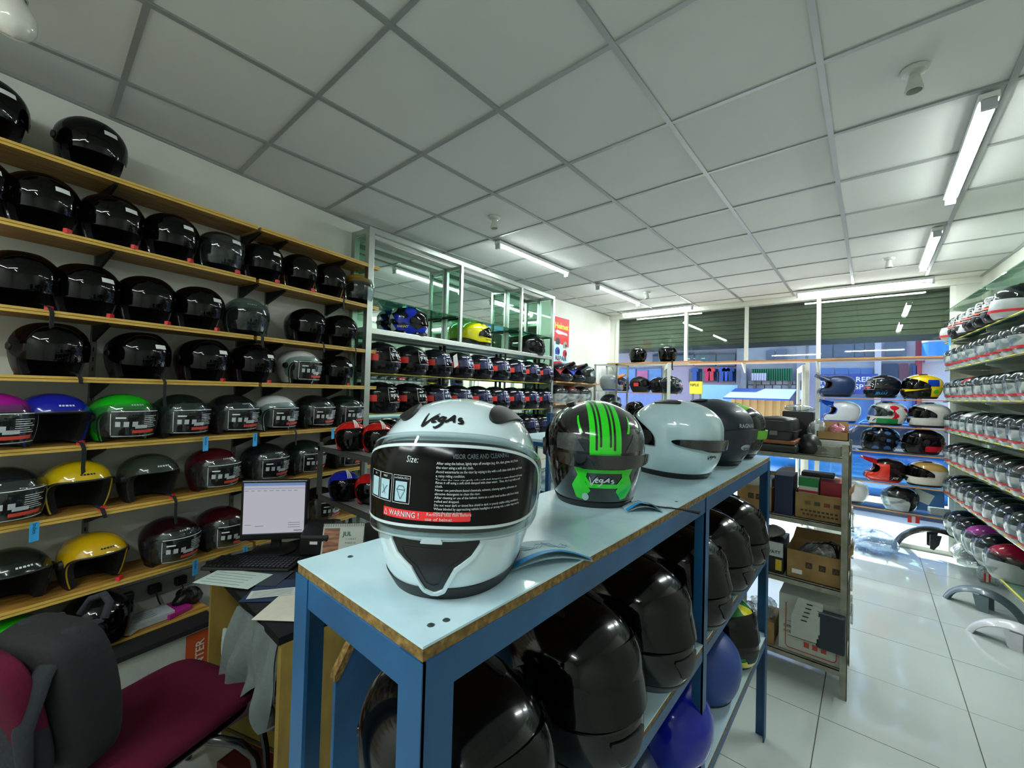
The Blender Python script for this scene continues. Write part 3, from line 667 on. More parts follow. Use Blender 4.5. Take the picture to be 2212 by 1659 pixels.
        put('moto_edge', lambda: patch(S_, both(neg(A_), lambda t, z, p: A_(t, z, p)+.35), .003, .01, 80, 60, .25, .95, -1.3, 1.3), 'edge_trim', trim, h)
        put('moto_chin', lambda: patch(S_, poly_f([(-.05, .085), (.05, .085), (.03, .03), (-.03, .03)], .006), .006, .01, 36, 20, .05, .4, -.7, .7), 'chin_guard', paint(col2 or col, finish), h)
        put('moto_vent', lambda: patch(S_, poly_f([(-.03, .075), (.03, .075), (.02, .04), (-.02, .04)], .002), .0075, .003, 36, 20, .05, .4, -.7, .7), 'chin_vent', TRIMB, h)
    if strap: put(kind+'_strap%g' % strap, strap_mesh(S_, .45, strap), 'chin_strap', STRAP, h)
    if logo:
        lg = put(kind+'_logo', lambda: decal(S_, [(-.03+k*.013, 0, -.03+k*.013+.009, .007, 0) for k in range(5)], 0, .19 if kind == 'open' else .222, .0015), 'logo_mark', M('logo_'+logo, logo, .4), sh_)
    if tag_:
        def tg():
            a = S_.on(.5, .01, .01); return MB().box(a+Vector((.034, 0, -.045)), (.002, .034, .085), 0, .2)
        t_ = put(kind+'_tag', tg, 'price_tag', TAGB, h)
        def tt():
            a = S_.on(.5, .01, .01)+Vector((.0358, .0, -.03)); mb = MB()
            ex = Vector((0, 0, -1)); ey = Matrix.Rotation(.2, 3, 'Z') @ Vector((0, 1, 0)); return put_text(mb, 'Index', .022, a, ex, ey, bold=.01, lift=0)
        put(kind+'_tagtxt', tt, 'lettering', TAGK, t_, None)
    if bag:
        k = NH[0] % 4; NH[0] += 1
        bo = put('%s_bag%d' % (kind, k), lambda: patch(S_, ap(1.62, .050, .088, 5), .013, 0, 44, 24, 0, .9, -1.9, 1.9, wrinkle=prn(k)), 'plastic_bag', BAG, h)
        if band: put('%s_band%d' % (kind, k), lambda: patch(S_, ap(1.42, .052, .0085, 6), .019, 0, 36, 30, .1, .4, -1.5, 1.5, wrinkle=lambda p: .0042*math.exp(-(p.y/.10)**2)+.0008*math.sin(60*p.y)), 'red_band', M('band_red', '#c8242c', .5), bo)
    return h
# ================================================================ LEFT WALL SHELVES
WD = Vector((-.172, .985, 0)).normalized(); WN = Vector((WD.y, -WD.x, 0)); W0 = Vector((-2.9139, -.135, 0))
WANG = math.atan2(WD.y, WD.x); NANG = math.atan2(WN.y, WN.x)
SZ = [2.615, 2.293, 1.942, 1.657, 1.348, 1.035, .68, .385]
rown = ['topmost', 'second', 'third', 'fourth', 'fifth', 'sixth', 'seventh', 'lowest']
def wpt(s_, d=0, z=0): return W0+WD*s_+WN*d+Vector((0, 0, z))
S_END = 1.93
for k, z in enumerate(SZ):
    t = thing('helmet_shelf', f'{rown[k]} wooden shelf from the ceiling on the long helmet wall', 'shelf', wpt(0, 0, z), WANG, 'wooden wall shelves')
    x0 = -1.2; cut = .98 if k < 3 else (1.02 if k < 7 else .8)
    segs = [(x0, cut), (cut+.02, S_END)] if k < 7 else [(x0, .80)]
    for a, b in segs:
        MB().span((a, -.245, -.022), (b, -.006, 0)).build('plank', WOOD, t, bevel=.002)
        MB().span((a, -.2485, -.024), (b, -.2452, -.013)).span((a, -.2485, -.010), (b, -.2452, .001)).build('edge_strip', WOODE, t)
    for xs in (-.6, .33, 1.0, 1.17, 1.62):
        if k == 7 and xs > .8: continue
        MB().prism([(0, 0), (-.23, 0), (-.23, -.008), (-.02, -.075), (0, -.08)], (xs, -.004, -.025), (0, 1, 0), (0, 0, 1), (.012, 0, 0)).build('bracket', M('bracket_dark', '#23241f', .5, .5), t)
for xs in (.33, 1.0, 1.17, 1.62):
    p = wpt(xs+.006, .006, 0); o = MB().span((-.011, -.006, .05), (.011, .006, 2.66)).build('slotted_upright', M('upright_grey', '#7c8078', .5, .6), None, p, WANG)
    sl_ = MB()
    for q in range(50): sl_.box((0, -.0065, .1+q*.05), (.005, .001, .02))
    sl_.build('slots', BLACKM, o)
    tag(o, 'slotted steel upright'+{.33: ' behind the blue and green helmets on the wall', 1.0: ' behind the row of smoked visors near mid wall', 1.17: ' behind the white helmet of the wall', 1.62: ' of the helmet wall close to the glass cabinet'}[xs], 'upright', 'slotted uprights of the wall shelves')
def lh(row, u, v, dsc, turn=0, d=.155, **kw):
    turn += .15 + (.04 if kw.get('film') else .0); kw.setdefault('scale', .93)
    p = at_pl(u, v, wpt(0, d, CAM.z), WN); z = SZ[row]+.001
    kw.setdefault('kind', 'open'); kind = kw.pop('kind')
    return helmet(kind, (p.x, p.y, z), NANG+turn, f'{dsc} on the {rown[row]} wooden shelf'+('' if row in (0, 7) else ' from the top'), 'helmets on the wooden wall shelves', **kw)
G1 = '#101416'; G2 = '#15191a'; MAR = '#2c0a12'; GRN = '#0d1a14'
# row 0
lh(0, -40, 215, 'black smoked helmet, second from cabinet,', col=G1, sticker=True)
lh(0, 195, 310, 'lone black smoked helmet with white label', col=G1, sticker=True, finish='met', turn=-.1)
# row 1
o8 = ['first', 'second', 'third', 'fourth', 'fifth', 'sixth', 'seventh', 'eighth']
for i, (u, v, c, kw) in enumerate([(85, 445, G1, dict(sticker=True, buckle=True)), (238, 480, G2, dict(sticker=True, buckle=True)), (365, 515, MAR, dict(sticker=True, buckle=True)), (472, 540, G1, dict(visor='clear', sticker=True, buckle=True)), (562, 562, MAR, dict(sticker=True, buckle=True)), (642, 588, '#8a6a12', dict(buckle=True)), (706, 604, '#9a7614', dict(strap=.09)), (768, 622, '#b5820f', dict(visor='clear'))]):
    cn = {G1: 'black', G2: 'charcoal', MAR: 'dark maroon'}.get(c, 'golden yellow')
    lh(1, u, v, f'{cn} smoked helmet, {o8[7-i]} from cabinet,', col=c, turn=-.05-.03*i, **kw)
lh(1, -75, 430, 'red smoked helmet, ninth from cabinet,', col='#6d1018', sticker=True)
# row 2
for i, (u, v, c, kw) in enumerate([(40, 605, G1, dict(buckle=True, strap=.1)), (180, 622, G2, dict(sticker=True, buckle=True)), (310, 645, G1, dict(buckle=True)), (422, 662, MAR, dict(sticker=True, buckle=True)), (530, 690, '#4a5c52', dict(visor='clear', logo='#cfd4cf', finish='matte', strap=.06, turn=-.35)), (658, 706, G2, dict(strap=.05, turn=-.1)), (728, 716, G2, dict(strap=.13))]):
    kw = dict(kw); cn = {G1: 'black', G2: 'charcoal', MAR: 'maroon black'}.get(c, 'grey green clear visor')
    lh(2, u, v, f'{cn} helmet, {o8[6-i]} from cabinet,', col=c, **kw)
# row 3
for i, (u, v, c, kw) in enumerate([(105, 762, G1, dict(finish='matte', strap=.02)), (296, 768, G2, dict(sticker=True, strap=.14)), (435, 780, MAR, dict(sticker=True, buckle=True)), (540, 787, MAR, dict(sticker=True, buckle=True)), (645, 795, '#c9cdc8', dict(visor='clear', film=True)), (721, 798, G2, dict(sticker=True, buckle=True, scale=.86))]):
    cn = {G1: 'plain black', G2: 'glossy black', MAR: 'maroon black'}.get(c, 'white clear visor')
    lh(3, u, v, f'{cn} helmet, {o8[5-i]} from cabinet,', col=c, **kw)
# row 4
for i, (u, v, dsc, c, kw) in enumerate([(-20, 915, 'magenta clear visor helmet beside the blue one', '#8c1478', dict(visor='clear', film=True)), (112, 910, 'blue helmet with dark open face', '#141c8a', dict(visor='none', logo='#c8ccd8', buckle=True, strap=.16)), (262, 905, 'bright green helmet', '#17a01c', dict(visor='clear', film=True, logo='#e0e4e0')), (388, 902, 'dark green helmet with film visor', GRN, dict(visor='clear', film=True, tag_=1)), (500, 893, 'black helmet with silver crown graphic', G1, dict(visor='clear', film=True, tag_=1, logo='#b8bcbc')), (592, 888, 'white helmet with black crown slots', '#c6cac8', dict(visor='clear', film=True, strap=.09)), (676, 886, 'glossy black helmet with blue tag', G1, dict(visor='clear', film=True, tag_=1)), (742, 890, 'dark green helmet beside the cabinet', GRN, dict(visor='clear', film=True))]):
    lh(4, u, v, dsc, col=c, **kw)
# row 5
for i, (u, v, dsc, c, kw) in enumerate([(0, 1080, 'black film visor helmet beside the yellow one', G1, dict(visor='clear', film=True, tag_=1)), (165, 1062, 'yellow open helmet without visor', '#b59a0c', dict(visor='none', logo='#1a1a10', strap=.02, buckle=True, turn=-.1)), (320, 1052, 'olive grey open helmet without visor', '#2b332b', dict(visor='none', logo='#b8bcb4', buckle=True, strap=.13)), (458, 1018, 'maroon helmet with film visor', '#3a0a12', dict(visor='clear', film=True, logo='#c0b8b8')), (570, 1003, 'black helmet with film visor above the monitor', G1, dict(visor='clear', film=True, logo='#c0c0c0')), (655, 992, 'dark green film visor helmet above the printer', GRN, dict(visor='clear', film=True)), (740, 998, 'black helmet half hidden behind the red helmets', G1, dict(visor='clear', film=True))]):
    lh(5, u, v, dsc, col=c, **kw)
# row 6
for i, (u, v, dsc, c, kw) in enumerate([(20, 1265, 'dark olive open helmet under a blue tag', '#141a15', dict(visor='none', logo='#c0c4c0')), (200, 1215, 'yellow open helmet with black padding', '#b8940c', dict(visor='none', logo='#1a1a10', buckle=True)), (365, 1170, 'black and maroon helmet with silver flash', '#1a070b', dict(visor='clear', film=True, tag_=1, logo='#b8bcbc')), (478, 1135, 'maroon helmet partly behind the monitor', '#2a060c', dict(visor='clear', film=True, tag_=1)), (690, 1085, 'black helmet with blue tag beside the printer', '#0f0b0d', dict(visor='clear', film=True, tag_=1))]):
    lh(6, u, v, dsc, col=c, **kw)
lh(7, 20, 1385, 'green clear visor helmet behind the chair', col='#22b41e', visor='clear', film=True)
lh(7, 207, 1338, 'glossy black helmet below the yellow one', col='#08090a', visor='black')
# ================================================================ GLASS CABINET
CA = Vector((-2.98, 1.717, 0)); CB = Vector((-3.152, 4.452, 0)); CD_ = (CB-CA).normalized(); CN = Vector((CD_.y, -CD_.x, 0)); CL = (CB-CA).length
CANG = math.atan2(CD_.y, CD_.x); CDEP = .252
cab = thing('glass_cabinet', 'tall aluminium display cabinet with mirror back and glass shelves', 'cabinet', CA, CANG)
# local frame: x along the front, y toward the wall, z up
def cspan(a, b, name='frame', m_=ALU, bev=.002): return MB().span(a, b).build(name, m_, cab, bevel=bev)
ZT = 2.912; ZM = 2.105
DIV = [0, 1.02, 2.03, CL]
cspan((-.025, 0, 0), (.025, .05, ZT), 'corner_post'); cspan((CL-.02, 0, 0), (CL+.02, .04, ZT), 'corner_post'); cspan((-.025, CDEP-.05, 0), (.02, CDEP, ZT), 'corner_post'); cspan((CL-.02, CDEP-.04, 0), (CL+.02, CDEP, ZT), 'corner_post')
cspan((.02, 0, ZT-.045), (CL-.02, .035, ZT), 'top_rail'); cspan((.02, CDEP-.04, ZT-.045), (CL-.02, CDEP, ZT), 'top_rail')
for x in (0, CL): cspan((x-.018, .04, ZT-.045), (x+.018, CDEP-.04, ZT), 'side_rail'); cspan((x-.015, .04, ZM-.02), (x+.015, CDEP-.04, ZM+.02), 'side_rail'); cspan((x-.015, .04, 2.38), (x+.015, CDEP-.04, 2.42), 'side_rail')
cspan((.02, 0, ZM-.03), (CL-.02, .03, ZM+.012), 'mid_rail')
for x in DIV[1:3]:
    cspan((x-.016, .0, ZM), (x+.016, .03, ZT-.04), 'divider_post'); cspan((x-.016, CDEP-.05, ZM), (x+.016, CDEP-.02, ZT-.04), 'divider_post'); cspan((x-.014, .03, ZT-.075), (x+.014, CDEP-.04, ZT-.045), 'divider_rail')
    cspan((x-.003, .03, ZM+.01), (x+.003, CDEP-.05, ZT-.07), 'divider_glass', glassy('cabinet_glass', '#cfe6da', gl=.9), 0)
CGL = MATS['cabinet_glass']
MIR = M('mirror', '#cfe0d6', .03, 1, var=0)
for a, b in zip(DIV[:-1], DIV[1:]): cspan((a+.02, CDEP-.018, 1.0), (b-.02, CDEP-.012, ZT-.045), 'mirror_panel', MIR, 0)
cspan((0, CDEP-.01, 0), (CL, CDEP, ZT-.02), 'back_board', M('back_board', '#8a8f88', .7), 0)
cspan((.02, .02, ZM-.012), (CL-.02, CDEP-.02, ZM), 'display_floor', M('cab_board', '#c6ccc6', .4), 0)
cspan((-.01, .04, .9), (-.004, CDEP-.04, ZT-.05), 'side_glass', CGL, 0); cspan((CL+.004, .04, .9), (CL+.01, CDEP-.04, ZT-.05), 'side_glass', CGL, 0)
for a, b in zip(DIV[:-1], DIV[1:]):
    cspan((a+.02, .03, 2.362), (b-.02, CDEP-.03, 2.37), 'glass_shelf', glassy('glass_shelf', '#a9d8c2', gl=1.2, body='#5fae90', bodyamt=.12), 0)
    for x in (a+.03, b-.05): cspan((x, .02, 2.35), (x+.02, CDEP-.03, 2.362), 'shelf_clip', BLACK, 0)
CRODS = [1.772, 1.443, 1.115, .79]
ROD = M('brass_rod', '#c9b94e', .35, .6)
for z in CRODS:
    for y in (.055, .17): MB().tube([(.01, y, z-.008), (CL-.01, y, z-.008)], .007, 8).build('shelf_rod', ROD if y < .1 else ALU, cab, smooth=40)
for x in (.02, 1.0, 1.9, CL-.02): MB().span((x-.01, CDEP-.06, .05), (x+.01, CDEP-.04, ZM-.02)).build('rear_upright', M('cab_dark', '#23282a', .5, .4), cab)
cspan((0, 0, 0), (CL, CDEP, .08), 'plinth', M('plinth', '#5d625e', .6))
def chm(u, v, z, dsc, head=0, d=.115, **kw):
    p = at_pl(u, v, CA-CN*d+Vector((0, 0, CAM.z)), CN); kw.setdefault('visor', 'mirror')
    q = (p-CA).dot(CD_); q = min(max(q, .15), CL-.15); p = CA+CD_*q-CN*d
    return helmet('full', (p.x, p.y, z), math.atan2(CN.y, CN.x)+head, dsc, 'full face helmets in the cabinet rows', **kw)
on9 = ['first', 'second', 'third', 'fourth', 'fifth', 'sixth', 'seventh', 'eighth', 'ninth']
CH = 2.62/9
for r, (row, z) in enumerate([('upper', CRODS[0]), ('middle', CRODS[1]), ('lower', CRODS[2])]):
    for i in range(9):
        q = .17+i*(CL-.32)/8; p = CA+CD_*q-CN*.095
        lab = f'black full-face helmet with red side sticker, {on9[i]} along from the wooden shelves, {row} cabinet row'
        if r == 2: lab = f'black and red graphic full-face helmet, {on9[i]} along from wooden shelves, lowest cabinet row'
        hh = helmet('full', (p.x, p.y, z), math.atan2(CN.y, CN.x)+random.uniform(-.06, .06)+.62, lab, 'full face helmets in the cabinet rows', col='#0a0b10' if r < 2 else '#101014', visor='mirror' if (i > 1) else 'smoke', film=True, redside=(r < 2), scale=.95, col2=None if r < 2 else '#8c1a1c')
        if r == 0 and i == 2:
            t_ = MB().box((.215, -.03, .155), (.002, .10, .12), 0, Matrix.Rotation(-.25, 3, 'Z') @ Matrix.Rotation(.35, 3, 'X')).build('card_tag', M('card_grey', '#a9aca4', .6), hh)
ZD = ZM+.001
def deco(h, key, fn, mat, name='graphic', S_=FULL, off=.0016):
    o = put(key, fn, name, mat, h, 50)
    if 'swirl' in name or name == 'graphic' or 'patch' in name: o['kind'] = 'stuff'
    return o
p = CA+CD_*.47-CN*.12
h = helmet('full', (p.x, p.y, ZD), CANG-.5, 'blue and white marbled full-face helmet on the cabinet display floor', 'helmets on the cabinet display floor', col='#10141c', visor='smoke', film=False)
def blobs(th, s_, n_=.0):
    return lambda t, z, p: math.sin(s_*p.x+th)+math.sin(s_*1.3*p.z-th*2+2*math.sin(s_*.6*p.y))+math.sin(s_*.8*p.y+th)-n_
deco(h, 'blue_marble', lambda: patch(FULL, both(blobs(1.3, 55, .1), neg(V_FULL)), .001, 0, 90, 44, .05, .97), paint('#1530b8'))
deco(h, 'white_marble', lambda: patch(FULL, both(blobs(4.0, 60, 1.0), neg(V_FULL)), .0016, 0, 90, 44, .05, .97), paint('#c8d2da'))
deco(h, 'visor_card', lambda: decal(FULL, [(-.02, -.03, .035, .03, 0)], -.15, .155, .0095), LABELW, 'label_sticker')
deco(h, 'knight_txt', lambda: decal_text(FULL, 'KNIGHT', .026, -2.0, .075, .003, shear=.3, bold=.02), LABELW, 'lettering')
p = CA+CD_*1.36-CN*.12
h = helmet('full', (p.x, p.y, ZD), CANG-.45, 'yellow leopard patterned full-face helmet on the cabinet display floor', 'helmets on the cabinet display floor', col='#c8c20a', visor='black')
deco(h, 'leo', lambda: patch(FULL, both(lambda t, z, p: .35-abs(math.sin(38*p.x+2*math.sin(50*p.y))*math.sin(46*p.z+1.5*math.sin(40*p.x)))*1.0-.12, lambda t, z, p: p.x+.05-.5*abs(p.y) if z > .1 else -1, neg(V_FULL)), .001, 0, 110, 50, .3, .98), paint('#5a6208'))
deco(h, 'leo_low', lambda: patch(FULL, both(lambda t, z, p: .05+.25*max(0, -p.x)-z), .0012, 0, 64, 24, .03, .4), paint('#1a1c10'))
deco(h, 'leo_txt', lambda: decal_text(FULL, 'LEOPARD', .024, -.85, .078, .003, bold=.02), BLACK, 'lettering')
p = CA+CD_*2.4-CN*.12
helmet('full', (p.x, p.y, ZD), CANG-.9, 'black full-face helmet with silver chin in the last cabinet bay', 'helmets on the cabinet display floor', col='#0b0c0e', visor='smoke', strap=.06, col2='#8a8f92')
# ================================================================ BLUE DISPLAY RACK WITH THE HERO HELMETS
TX0, TX1, TY0, TY1, TZ = -.703, -.372, .292, 2.385, 1.36
tb = thing('display_rack', 'blue steel rack with white board tops carrying the large helmets', 'rack', ((TX0+TX1)/2, (TY0+TY1)/2, 0))
def tsp(a, b, name, m_, bev=.002):
    c = tb.location; return MB().span((a[0]-c.x, a[1]-c.y, a[2]), (b[0]-c.x, b[1]-c.y, b[2])).build(name, m_, tb, bevel=bev)
WBOARD = ramp_mat('white_board', [(.25, '#a6c8d6'), (.5, '#bad6e0'), (.8, '#c8dfe7')], .3, 7, bump=.03, coat=.2, dist=1)
CHIP = ramp_mat('chipboard_edge', [(.3, '#4e3a1c'), (.55, '#7b5f2c'), (.8, '#a4874a')], .9, 90, bump=.8)
for z, n_ in ((TZ, 'top_board'), (.905, 'middle_board'), (.50, 'bottom_board')):
    tsp((TX0, TY0, z-.003), (TX1, TY1, z), n_, WBOARD, 0); tsp((TX0+.001, TY0+.001, z-.018), (TX1-.001, TY1-.001, z-.003), 'board_core', CHIP, 0)
    for a, b in (((TX0, TY0, 0), (TX0+.004, TY1, 0)), ((TX1-.004, TY0, 0), (TX1, TY1, 0)), ((TX0, TY0, 0), (TX1, TY0+.004, 0)), ((TX0, TY1-.004, 0), (TX1, TY1, 0))):
        hh = .045 if z == TZ else .032
        tsp((a[0], a[1], z-.018-hh), (b[0], b[1], z-.018), 'frame_rail', BLUEM)
LT = TZ-.018
for y in (TY0, 1.335, TY1):
    for x, sx in ((TX0, 1), (TX1, -1)):
        yy = (y, y+.046) if y < 2 else (y-.046, y)
        c = tb.location; mb = MB()
        xa, xb = (x, x+.042*sx); xa, xb = min(xa, xb), max(xa, xb)
        e = -.0015 if sx > 0 else .0015
        ww = .042 if y != 1.335 else .03
        xa, xb = (x-.0015, x+ww) if sx > 0 else (x-ww, x+.0015)
        if y == 1.335: mb.span((x-.002 if sx > 0 else x-.004, y, 0), (x+.004 if sx > 0 else x+.002, y+.034, LT)).span((xa, y, 0), (xb, y+.004, LT))
        elif y < 1: mb.span((xa, y-.0015, 0), (xb, y+.004, LT)).span((x-.0015 if sx > 0 else x-.004, y, 0), (x+.004 if sx > 0 else x+.0015, y+.046, LT))
        else: mb.span((xa, y-.004, 0), (xb, y+.0015, LT)).span((x-.0015 if sx > 0 else x-.004, y-.046, 0), (x+.004 if sx > 0 else x+.0015, y, LT))
        mb.v = [(a-c.x, b-c.y, q) for a, b, q in mb.v]; mb.build('leg', BLUEM, tb)
scr = M('screw', '#6f7c80', .3, .9)
for x, y in ((-.395, .345), (-.40, .325), (-.66, .36), (-.40, .62), (-.395, 1.15), (-.66, .62)):
    MB().lathe([(0, .0012), (.003, .0012), (.0045, .0002), (.005, 0)], 12, (x-tb.location.x, y-tb.location.y, TZ)).build('screw', scr, tb, smooth=40)
# ---- the white hero helmet
VG = Surf([(0, .096, .146, .108), (.025, .107, .163, .128), (.055, .117, .172, .147), (.09, .1245, .171, .158), (.125, .128, .166, .163), (.165, .1295, .160, .164)], .270, 2.2)
PEARL = M('pearl_white', '#d0e3ea', .14, 0, coat=1, var=.03, scale=40)
hw = thing('full_face_helmet', 'white full-face helmet with black film visor reading warning and black chin vent', 'helmet', (-.533, .487, TZ+.0005), -.93, 'large helmets on the blue rack')
A_H = ap(1.30, .155, .052, 3.2, -.010); A_V = ap(1.60, .155, .0655, 3.0, -.012)
shl = patch(VG, neg(A_H), 0, .006, 180, 90, .075, 1).build('shell', PEARL, hw, smooth=60, fix=False)
patch(VG, neg(A_H), -.0065, .026, 60, 30, 0, 1).build('liner', LINER, hw, smooth=60, fix=False)
patch(VG, None, .0015, .007, 120, 8, 0, .085).build('base_trim', TRIMB, hw, smooth=60, fix=False)
patch(VG, both(neg(ap(1.27, .155, .0495, 3.2, -.010)), ap(1.42, .155, .058, 3.2, -.011)), .002, .006, 200, 120, .30, .88, -1.7, 1.7).build('visor_seal', TRIMB, hw, smooth=60, fix=False)
vis = patch(VG, A_V, .009, .0025, 150, 80, .28, .90, -1.75, 1.75).build('visor', V_CLEAR, hw, smooth=60, fix=False)
patch(VG, both(ap(1.58, .155, .0645, 3.0, -.012), neg(ap(1.54, .155, .0620, 3.0, -.012))), .0094, 0, 200, 120, .28, .90, -1.75, 1.75).build('visor_rim', M('rim_clear', '#9fb4ba', .12, coat=1), vis, smooth=60, fix=False)
patch(VG, both(ap(1.34, .155, .0515, 3.2, -.011), neg(ap(1.29, .155, .0480, 3.2, -.011))), .0096, 0, 220, 140, .28, .90, -1.75, 1.75).build('film_border', M('film_border', '#c4d2d6', .3), vis, smooth=60, fix=False)
film = patch(VG, ap(1.285, .155, .0478, 3.2, -.011), .0092, 0, 120, 60, .28, .90, -1.75, 1.75).build('film', M('film_black', '#010102', .16, coat=0, var=0, spec=.22), vis, smooth=60, fix=False)
LINES = ['After using the helmet, lightly wipe off smudges (e.g. dirt, dust, grime, etc.) from', 'the visor using a soft dry cloth.', 'Avoid watermarks on the visor by wiping it dry with a soft clean cloth after use from', 'a rainy riding condition.', 'To clean the visor, wipe gently with a soft cloth damped in a water-diluted mild soap.', 'Rinse it off using a soft cloth damped with clean water.  Then, dry it up with a soft', 'cloth.', 'Never use petroleum-based chemicals, solvents, cleaning agents, adhesives, or', 'abrasive detergents to clean the visor.', 'After cleaning or use of the helmet, store on a solid level surface safe from being', 'rolled and dropped.', 'Do not wear dark or tinted face shield in dark or poorly visible riding conditions.', 'When blinded by approaching vehicle headlights or strong rain, a rider may not be', 'raise the visor at times.']
R_ = .168; OF = .0103
ft = MB(); ft2 = MB(); ft3 = MB()
for k, l_ in enumerate(LINES): decal_text(VG, l_, .0043, .0, .183-k*.0047, OF, R_, ft, align='LEFT', bold=.003)
decal_text(VG, 'VISOR CARE AND CLEANING', .0075, .42, .192, OF, R_, ft2, bold=.02)
decal_text(VG, 'Size:', .0105, -.22, .187, OF, R_, ft, bold=.004, space=1.1)
for k, (nm, x) in enumerate((('UV', -.118), ('FIELD', -.088), ('ANTISCRATCH', -.052))):
    x0, x1 = x-.017, x+.015
    for q in ((x0, .131, x0+.0007, .168), (x1, .131, x1+.0007, .168), (x0, .131, x1, .1317), (x0, .1675, x1, .168)): decal(VG, [(q[0], q[1]-.15, q[2], q[3]-.15, 0)], 0, .15, OF, R_, mb=ft3)
    decal_text(VG, nm, .0042, (x-.001)/R_, .1635, OF, R_, ft, bold=.01)
ft.build('film_lettering', M('print_white', '#c4ccd0', .5, var=0), film, fix=False); ft3.build('icon_frame', MATS['print_white'], film, fix=False); ft2.build('film_heading', M('print_grey', '#4a5458', .5, var=0), film, fix=False)
ic = MB()
for x in (-.118, -.088, -.052): decal(VG, [(x-.012, -.0165, x+.010, .009, 0)], 0, .15, OF, R_, mb=ic)
ic.build('film_icons', M('icon_blue', '#9fc0cc', .5), film, fix=False)
ik = MB(); gm = [(-.008, .003, .6), (-.004, .008, .6), (.004, .008, .6), (.008, .003, .6), (0, -.009, .6), (-.008, .003, .6), (.008, .003, .6)]
for a, b in zip(gm[:-1], gm[1:]): ribbon(VG, [a, b], .0006, -.053/R_, .1455, OF+.0003, R_, mb=ik)
for a, b in (((-.006, -.006, .6), (.006, .006, .6)), ((-.006, .006, .6), (.002, -.006, .6))): ribbon(VG, [a, b], .0007, -.089/R_, .1455, OF+.0003, R_, mb=ik)
ik.build('icon_lines', M('icon_ink', '#22404c', .5), film, fix=False)
wr = patch(VG, poly_f([(-.088, .1135), (.052, .1135), (.052, .1225), (-.088, .1225)], .0012, 0, R_), .0100, 0, 260, 160, .28, .75, -.7, .5).build('warning_strip', M('warn_red', '#e0161c', .3, coat=.5, var=0), film, smooth=60, fix=False)
wt = MB(); decal_text(VG, 'WARNING !', .0098, -.275, .1178, .0107, R_, wt, bold=.012, space=1.05); decal_text(VG, 'Remove this film before', .0058, .135, .1206, .0107, R_, wt, bold=.002, space=1.1); decal_text(VG, 'use of helmet.', .0058, .05, .1146, .0107, R_, wt, bold=.002, space=1.1)
for a, b in (((-.0035, -.003, 1), (.0035, -.003, 1)), ((.0035, -.003, 1), (0, .004, 1)), ((0, .004, 1), (-.0035, -.003, 1))): ribbon(VG, [a, b], .0004, -.49, .1175, .0107, R_, mb=wt)
wt.build('warning_lettering', MATS['print_white'], wr, fix=False)
VP = [(-.064, .083), (.064, .083), (.054, .070), (.028, .055), (.010, .024), (0, .0195), (-.010, .024), (-.028, .055), (-.054, .070)]
patch(VG, both(poly_f(VP, .010), neg(poly_f(VP, .004))), .004, .006, 260, 110, .05, .34, -.75, .75).build('chin_surround', PEARL, hw, smooth=60, fix=False)
cv = patch(VG, poly_f(VP, .0045), .0015, .004, 220, 90, .04, .34, -.7, .7).build('chin_vent', M('vent_black', '#0a0c0f', .35), hw, smooth=60, fix=False)
patch(VG, both(poly_f([(x*.72, .052+(z-.052)*.72) for x, z in VP], .003), neg(poly_f([(x*.72, .052+(z-.052)*.72) for x, z in VP], .0018))), .0022, 0, 260, 110, .05, .34, -.7, .7).build('vent_groove', M('vent_line', '#1c2226', .3), cv, smooth=60, fix=False)
patch(VG, poly_f([(-.012, .0865), (.012, .0865), (.010, .0905), (-.010, .0905)], .001), .012, .008, 160, 90, .2, .45, -.3, .3).build('visor_tab', M('tab_clear', '#aebfc4', .15, coat=1), vis, smooth=60, fix=False)
for s_ in (-1, 1):
    patch(VG, lambda t, z, p: (1-(abs(p.x-.03-.0)/.062)**2.2-(abs(p.y-s_*(.078-.22*(p.x-.03)))/.016)**2.2) if z > .19 else -1, .005, .006, 150, 70, .55, 1).build('crown_vent', TRIMB, hw, smooth=60, fix=False)
    MB().tube([VG.on(s_*1.50, .138, .004), VG.on(s_*1.50, .138, .010)], [.022, .019], 28).build('visor_pivot', M('pivot_white', '#b8c6ca', .25, coat=1), hw, smooth=40)
vt = MB()
for st in VEGAS: ribbon(VG, [(x*.0205, y*.0205, q) for x, y, q in st], .0028, .0, .2385, .0012, .145, .60, vt)
vt.build('lettering', M('ink_black', '#07080a', .4), shl, fix=False)
# ---- black and green helmet seen from behind
hg = thing('full_face_helmet', 'black full-face helmet with bright green rear stripes standing with its back turned', 'helmet', (-.577, 1.02, TZ+.0005), 2.26, 'large helmets on the blue rack')
GB = M('gloss_black', '#08090a', .12, coat=1, var=.05); NEON = M('neon_green', '#1fd012', .2, coat=.8, var=.05); CARB = ramp_mat('carbon_grey', [(.3, '#2b3030'), (.7, '#454b4b')], .3, 160, coat=.6, bump=.05)
gsh = patch(FULL, neg(A_FULL), 0, .006, 120, 60, .05, 1).build('shell', GB, hg, smooth=60, fix=False)
patch(FULL, neg(A_FULL), -.0065, .026, 50, 24, 0, 1).build('liner', LINER, hg, smooth=60, fix=False)
patch(FULL, None, .0025, .007, 100, 6, 0, .07).build('base_trim', TRIMB, hg, smooth=60, fix=False)
patch(FULL, V_FULL, .0075, .0022, 60, 30, .32, .86, -1.75, 1.75).build('visor', V_SMOKE, hg, smooth=60, fix=False)
def gd(fld, mat, name='graphic', off=.0010, nv=(.05, 1), nu=260, n2=120): return patch(FULL, fld, off, 0, nu, n2, nv[0], nv[1], PI-1.9, PI+1.9).build(name, mat, gsh, smooth=60, fix=False)
gd(lambda t, z, p: min(.036-.006*(p.x+.1)/.2-abs(p.y), z-.142, .075-p.x), NEON, 'stripe_band')
